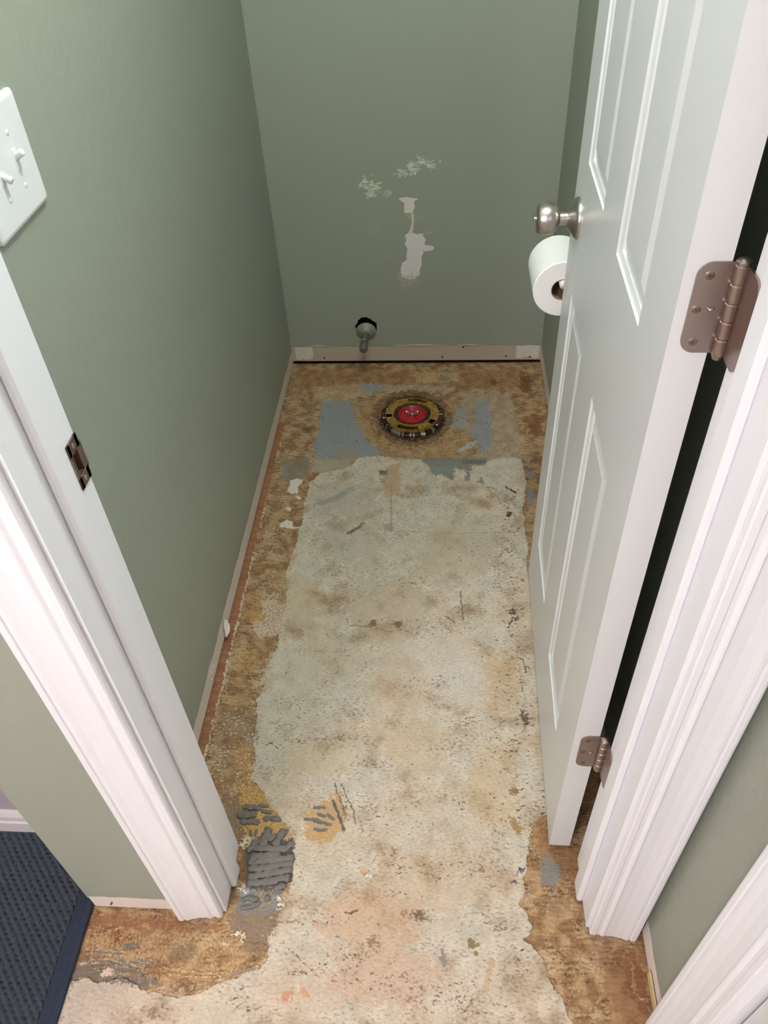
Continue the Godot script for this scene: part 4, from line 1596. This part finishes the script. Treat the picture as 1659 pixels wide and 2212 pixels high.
# ------------------------------------------------------------------ carpet
func make_rug() -> void:
	var t := thing("carpet_runner", "navy blue waffle-weave carpet with a bound edge beside the doorway wall", "carpet", Vector3(-0.632, 0.0, -0.636))
	var x0 := -0.80
	var z1 := 0.62
	var high := 0.009
	var pile := StandardMaterial3D.new()
	pile.albedo_color = c8(60, 67, 78)
	pile.roughness = 0.95
	pile.rim_enabled = true
	pile.rim = 0.25
	var fuzz := relief(256, 0.12, 3, 91)
	bumpy(pile, fuzz, 30.0, 0.12)
	var cloth := StandardMaterial3D.new()
	cloth.albedo_color = c8(50, 61, 80)
	cloth.roughness = 0.9
	bumpy(cloth, fuzz, 40.0, 0.06)
	# waffle pile: staggered dents
	var st := start()
	st.set_smooth_group(1)
	var dx := 0.0018
	var dz := 0.0017
	var edge := -0.030
	var nx := int((edge - x0) / dx)
	var nz := int(z1 / dz)
	var hs := []
	var rng := FastNoiseLite.new()
	rng.seed = 8
	rng.frequency = 180.0
	for i in nx + 1:
		var col := PackedFloat32Array()
		for j in nz + 1:
			var x := x0 + i * dx
			var z := j * dz
			var row := floorf(z / 0.0085)
			var px := fposmod(x / 0.0155 + 0.5 * fposmod(row, 2.0), 1.0) - 0.5
			var pz := fposmod(z / 0.0085, 1.0) - 0.5
			var cell := floorf(x / 0.0155 + 0.5 * fposmod(row, 2.0))
			var own := fposmod(sin(cell * 12.9898 + row * 78.233) * 43758.5453, 1.0)
			px += (own - 0.5) * 0.16
			var dent := exp(-(px * px * 24.0 + pz * pz * 11.0)) * (0.7 + 0.6 * own)
			col.append(high - 0.0056 * dent + rng.get_noise_2d(x, z) * 0.0007 + 0.0006 * cos(z / 0.0085 * TAU + PI))
		hs.append(col)
	for i in nx:
		for j in nz:
			var a := Vector3(x0 + i * dx, hs[i][j], j * dz)
			var b := Vector3(x0 + (i + 1) * dx, hs[i + 1][j], j * dz)
			var c := Vector3(x0 + (i + 1) * dx, hs[i + 1][j + 1], (j + 1) * dz)
			var d := Vector3(x0 + i * dx, hs[i][j + 1], (j + 1) * dz)
			quad(st, a, b, c, d, Vector3.UP)
	var pm := part("pile", st, pile, t)
	pm.set_meta("kind", "stuff")
	# ribbed band and bound edge
	var ribs := [Vector2(-0.0305, 0.0), Vector2(-0.0305, 0.0078)]
	for k in 6:
		var x := -0.030 + k * 0.0042
		for s in 5:
			ribs.append(Vector2(x + 0.0042 * s / 5.0, 0.0082 + 0.0014 * sin(PI * s / 5.0)))
	for s in 7:
		ribs.append(Vector2(-0.0048 + 0.0048 * sin(PI / 2 * s / 6.0), 0.0032 + 0.0052 * cos(PI / 2 * s / 6.0)))
	ribs.append(Vector2(0, 0))
	st = start()
	extrude(st, ribs, Vector3.ZERO, Vector3.RIGHT, Vector3.UP, Vector3(0, 0, z1))
	part("bound_edge", st, cloth, t, "ribbed navy binding")
	box_part("backing", Vector3(x0, 0.0003, 0), Vector3(edge, 0.004, z1), cloth, t)

# ------------------------------------------------------------------ toilet flange and plug
const PLATE_LOW := 0.015625    # exact in single precision
const FLANGE_AT := Vector3(-0.0885, 0.0, -1.99)

func make_flange() -> void:
	var t := thing("toilet_flange", "round yellowed brass toilet flange with dark slots set in the floor", "pipe flange", FLANGE_AT)
	# corroded lower ring with ragged lugs
	var metal := StandardMaterial3D.new()
	metal.vertex_color_use_as_albedo = true
	metal.roughness = 0.38
	metal.metallic = 0.75
	var n1 := FastNoiseLite.new()
	n1.seed = 5
	n1.frequency = 30.0
	var st := start()
	var seg := 120
	var rows := 16
	var grid := []
	for i in rows + 1:
		var ring := []
		for k in seg:
			var a := TAU * k / seg
			var jag := 1.0 + 0.05 * n1.get_noise_2d(cos(a) * 0.12, sin(a) * 0.12) + (0.05 if absf(wrapf(a + 2.85, -PI, PI)) < 0.11 or absf(wrapf(a - 0.25, -PI, PI)) < 0.12 else 0.0)
			var r := lerpf(0.0835, 0.0955 * jag, float(i) / rows)
			var y := 0.0095 + 0.0015 * n1.get_noise_2d(r * cos(a), r * sin(a))
			if i == rows:
				y = -0.002
			ring.append([Vector3(cos(a) * r, y, sin(a) * r), n1.get_noise_2d(cos(a) * 0.09, sin(a) * 0.09 + 7.0)])
		grid.append(ring)
	st.set_smooth_group(1)
	for i in rows:
		for k in seg:
			var j := (k + 1) % seg
			for q in [[grid[i][k], grid[i][j], grid[i + 1][j]], [grid[i][k], grid[i + 1][j], grid[i + 1][k]]]:
				var w: float = q[0][1]
				st.set_color(Color(0.36, 0.33, 0.29) if w > 0.12 else (Color(0.06, 0.035, 0.02) if w > -0.15 else Color(0.12, 0.06, 0.03)))
				tri(st, q[0][0], q[1][0], q[2][0], Vector3.UP)
	part("lower_ring", st, metal, t, "corroded silver and rust ring")
	# the yellow ring: an upstand with slots cut through its face
	var brass := StandardMaterial3D.new()
	brass.vertex_color_use_as_albedo = true
	brass.roughness = 0.34
	brass.metallic = 0.2
	var radii := [0.0575, 0.0585, 0.060, 0.062, 0.0638, 0.0642, 0.069, 0.072, 0.075, 0.0775, 0.0800, 0.0826, 0.0832, 0.0845, 0.0848]
	# slots: middle angle (x axis to the right, z towards the viewer), half width
	var slots := [[1.75, 0.46], [0.55, 0.17], [-1.35, 0.42], [3.05, 0.14]]
	st = start()
	var seg2 := 180
	var hs := []
	var cs := []
	for i in radii.size():
		var row := PackedFloat32Array()
		var crow := []
		for k in seg2:
			var a := TAU * k / seg2
			var r: float = radii[i]
			var y := 0.0195
			if i == 0:
				y = -0.002
			elif i >= radii.size() - 1:
				y = -0.002
			var cut := false
			for s in slots:
				if absf(wrapf(a - s[0], -PI, PI)) < s[1] and r > 0.0640 and r < 0.0828:
					cut = true
			if cut:
				y = PLATE_LOW
			row.append(y)
			var w := n1.get_noise_2d(cos(a) * r * 2.0 + 3.0, sin(a) * r * 2.0)
			var stain := clampf(0.5 + w * 1.2, 0.0, 1.0)
			crow.append(Color(0.46, 0.28, 0.055).lerp(Color(0.22, 0.11, 0.02), stain))
		hs.append(row)
		cs.append(crow)
	for i in radii.size() - 1:
		for k in seg2:
			var j := (k + 1) % seg2
			var a0 := TAU * k / seg2
			var a1 := TAU * j / seg2
			# flats on the outer edge make it many-sided
			var p := []
			if hs[i][k] == PLATE_LOW and hs[i][j] == PLATE_LOW and hs[i + 1][j] == PLATE_LOW and hs[i + 1][k] == PLATE_LOW:
				continue    # the slot goes right through the plate into the hollow below
			for e in [[i, k, a0], [i, j, a1], [i + 1, j, a1], [i + 1, k, a0]]:
				var r: float = radii[e[0]]
				p.append([Vector3(cos(e[2]) * r, hs[e[0]][e[1]], sin(e[2]) * r), cs[e[0]][e[1]]])
			for f in [[0, 1, 2], [0, 2, 3]]:
				st.set_color(p[f[0]][1])
				tri(st, p[f[0]][0], p[f[1]][0], p[f[2]][0], Vector3.UP)
	part("upper_ring", st, brass, t, "yellowed ring with slots")
	# closet bolts' stubs
	for b in [[3.05, 0.0895], [0.52, 0.0895]]:
		st = start()
		lathe(st, [Vector2(0, 0.004), Vector2(0.007, 0.004), Vector2(0.007, 0.012), Vector2(0.004, 0.014), Vector2(0.0035, 0.026), Vector2(0, 0.027)], Transform3D(Basis.IDENTITY, Vector3(cos(b[0]) * b[1], 0, sin(b[0]) * b[1])), 12)
		part("closet_bolt", st, mat.nickel_dark, t)

func make_test_plug() -> void:
	var t := thing("test_plug", "red plastic test plug with a wing nut in the middle of the flange", "pipe plug", FLANGE_AT + Vector3(0, 0.004, 0))
	var rubber := paint(c8(40, 42, 36), 0.7)
	var red := paint(c8(176, 14, 30), 0.16)
	red.clearcoat_enabled = true
	red.clearcoat = 0.6
	var zinc := paint(c8(205, 205, 205), 0.2, 1.0)
	var st := start()
	lathe(st, [Vector2(0.046, 0.0), Vector2(0.0565, 0.0), Vector2(0.0565, 0.010), Vector2(0.054, 0.0125), Vector2(0.049, 0.0125), Vector2(0.046, 0.009), Vector2(0.046, 0.0)], Transform3D.IDENTITY, 64)
	part("gasket", st, rubber, t, "dark rubber ring")
	st = start()
	lathe(st, [Vector2(0, 0.001), Vector2(0.0455, 0.001), Vector2(0.0455, 0.012), Vector2(0.044, 0.0145), Vector2(0.0415, 0.0148), Vector2(0.0395, 0.013), Vector2(0.037, 0.0085), Vector2(0.033, 0.0072), Vector2(0.014, 0.0072), Vector2(0.0125, 0.010), Vector2(0, 0.010)], Transform3D.IDENTITY, 64)
	part("cap", st, red, t, "glossy red cap")
	# ribs of the cap
	for k in 4:
		var a := PI / 4 + PI / 2 * k
		st = start()
		var d := Vector3(cos(a), 0, sin(a))
		tube(st, [d * 0.013 + Vector3(0, 0.0078, 0), d * 0.026 + Vector3(0, 0.0078, 0), d * 0.037 + Vector3(0, 0.0088, 0)], [0.0018, 0.0016, 0.0016], 8)
		part("rib", st, red, t)
	st = start()
	lathe(st, [Vector2(0, 0.009), Vector2(0.0075, 0.009), Vector2(0.007, 0.016), Vector2(0.0045, 0.0175), Vector2(0.0036, 0.018), Vector2(0.0036, 0.032), Vector2(0.0028, 0.033), Vector2(0, 0.033)], Transform3D.IDENTITY, 20)
	part("stud", st, zinc, t)
	for s in [-1.0, 1.0]:
		st = start()
		tube(st, [Vector3(s * 0.005, 0.0135, 0), Vector3(s * 0.010, 0.0155, 0), Vector3(s * 0.015, 0.019, -0.0005), Vector3(s * 0.019, 0.0215, -0.001), Vector3(s * 0.022, 0.0222, -0.001)], [0.0028, 0.0034, 0.0050, 0.0055, 0.0026], 14, Vector3(1, 0.8, 0.7))
		part("wing", st, zinc, t)

func make_supply_pipe() -> void:
	var at := Vector3(-0.2485, 0.137, BACK)
	var t := thing("water_supply_stub", "capped water supply pipe with a pale wall collar sticking out of the back wall", "pipe", at)
	var pale := paint(c8(150, 152, 142), 0.45, 0.2)
	var steel := paint(c8(156, 152, 142), 0.4, 0.8)
	var st := start()
	# shallow cupped collar, hanging a little askew
	var xf := Transform3D(Basis(Vector3.RIGHT, PI / 2 + 0.10) , Vector3(0, -0.003, 0.004))
	lathe(st, [Vector2(0.0095, 0.0), Vector2(0.0325, 0.0), Vector2(0.0335, 0.0015), Vector2(0.0325, 0.003), Vector2(0.026, 0.006), Vector2(0.016, 0.012), Vector2(0.012, 0.017), Vector2(0.0095, 0.018)], xf, 40)
	part("collar", st, pale, t, "pale round wall collar")
	st = start()
	tube(st, [Vector3(0, 0, -0.09), Vector3(0, -0.001, 0.05), Vector3(-0.001, -0.002, 0.082)], [0.008, 0.008, 0.008], 18)
	part("pipe", st, steel, t)
	st = start()
	lathe(st, [Vector2(0.008, 0), Vector2(0.0115, 0), Vector2(0.0125, 0.001), Vector2(0.0125, 0.008), Vector2(0.0115, 0.009), Vector2(0.008, 0.009)], Transform3D(Basis(Vector3.RIGHT, PI / 2), Vector3(-0.001, -0.002, 0.066)), 6)
	part("nut", st, steel, t)
	st = start()
	lathe(st, [Vector2(0, 0), Vector2(0.0125, 0), Vector2(0.0135, 0.002), Vector2(0.0138, 0.034), Vector2(0.0125, 0.041), Vector2(0.009, 0.044), Vector2(0.006, 0.0445), Vector2(0.0055, 0.040), Vector2(0, 0.040)], Transform3D(Basis(Vector3.RIGHT, PI / 2 + 0.06), Vector3(-0.001, -0.002, 0.077)), 26)
	part("end_cap", st, paint(c8(120, 118, 110), 0.5, 0.5), t)

func make_toilet_roll() -> void:
	var at := Vector3(0.231, 0.757, -1.448)
	var h := thing("toilet_roll_holder", "roll holder on the right wall behind the open door", "roll holder", at)
	var chrome := paint(c8(214, 210, 202), 0.25, 0.6)
	var st := start()
	tube(st, [Vector3(0, 0.012, -0.064), Vector3(0, 0.012, 0), Vector3(0, 0.012, 0.064)], [0.0075, 0.0075, 0.0075], 16)
	part("roller", st, paint(c8(226, 220, 210), 0.5), h)
	for s in [-1.0, 1.0]:
		st = start()
		tube(st, [Vector3(0.1035, 0.02, s * 0.071), Vector3(0.04, 0.018, s * 0.071), Vector3(0.0, 0.012, s * 0.071)], [0.012, 0.008, 0.009], 14)
		part("arm", st, chrome, h)
	var t := thing("toilet_paper_roll", "full white toilet paper roll behind the door's free edge", "toilet paper", at)
	st = start()
	lathe(st, [Vector2(0.0215, -0.058), Vector2(0.0545, -0.058), Vector2(0.056, -0.0565), Vector2(0.056, 0.0565), Vector2(0.0545, 0.058), Vector2(0.0215, 0.058)], Transform3D(Basis(Vector3.RIGHT, PI / 2), Vector3.ZERO), 64)
	part("paper", st, mat.paper, t)
	st = start()
	lathe(st, [Vector2(0.0205, -0.058), Vector2(0.0217, -0.058), Vector2(0.0217, 0.058), Vector2(0.0205, 0.058), Vector2(0.0205, -0.058)], Transform3D(Basis(Vector3.RIGHT, PI / 2), Vector3.ZERO), 36)
	part("core", st, mat.card, t)

func make_switch() -> void:
	var at := Vector3(LEFT, 1.113, -0.982)
	var t := thing("light_switch", "white two-gang light switch plate on the left green wall", "light switch", at)
	var w := 0.142
	var h := 0.132
	# plate outline in z and y, pillowed edge
	var st := start()
	var loops := []
	for s in [[0.0, 0.0], [0.0, 0.0035], [0.0025, 0.0058], [0.006, 0.0066]]:
		var loop := []
		for p in rounded(w - 2 * s[0], h - 2 * s[0], 0.005, [true, true, true, true], 4):
			loop.append(Vector3(s[1], p.y + s[0], p.x + s[0]))
		loops.append(loop)
	st.set_smooth_group(1)
	for i in loops.size() - 1:
		for k in loops[0].size():
			var j: int = (k + 1) % loops[0].size()
			quad(st, loops[i][k], loops[i][j], loops[i + 1][j], loops[i + 1][k], loops[0][k] - Vector3(-0.02, h / 2, w / 2))
	st.set_smooth_group(-1)
	var last: Array = loops[loops.size() - 1]
	for k in last.size():
		tri(st, Vector3(0.0066, h / 2, w / 2), last[k], last[(k + 1) % last.size()], Vector3.RIGHT)
	part("plate", st, mat.plate, t)
	var up := true
	for z in [w / 2 - 0.023, w / 2 + 0.023]:
		# frame around the toggle, the toggle and its two screws
		st = start()
		block(st, Vector3(0.006, h / 2 - 0.012, z - 0.0052), Vector3(0.0078, h / 2 + 0.012, z + 0.0052), 0.0008)
		var fr := part("toggle_frame", st, mat.plate, t)
		st = start()
		var lean := 0.010 if up else -0.010
		tube(st, [Vector3(0.004, h / 2, z), Vector3(0.013, h / 2 + lean * 0.6, z), Vector3(0.0165, h / 2 + lean * 0.8, z), Vector3(0.0175, h / 2 + lean * 0.85, z)], [0.0042, 0.0042, 0.0046, 0.0034], 10)
		part("toggle", st, mat.plate, t)
		for y in [h / 2 - 0.0302, h / 2 + 0.0302]:
			st = start()
			lathe(st, [Vector2(0, 0.006), Vector2(0.0034, 0.006), Vector2(0.0034, 0.007), Vector2(0.0022, 0.0078), Vector2(0, 0.008)], Transform3D(Basis(Vector3(0, 0, 1), -PI / 2), Vector3(0, y, z)), 12)
			part("screw", st, mat.plate, t)
		up = not up
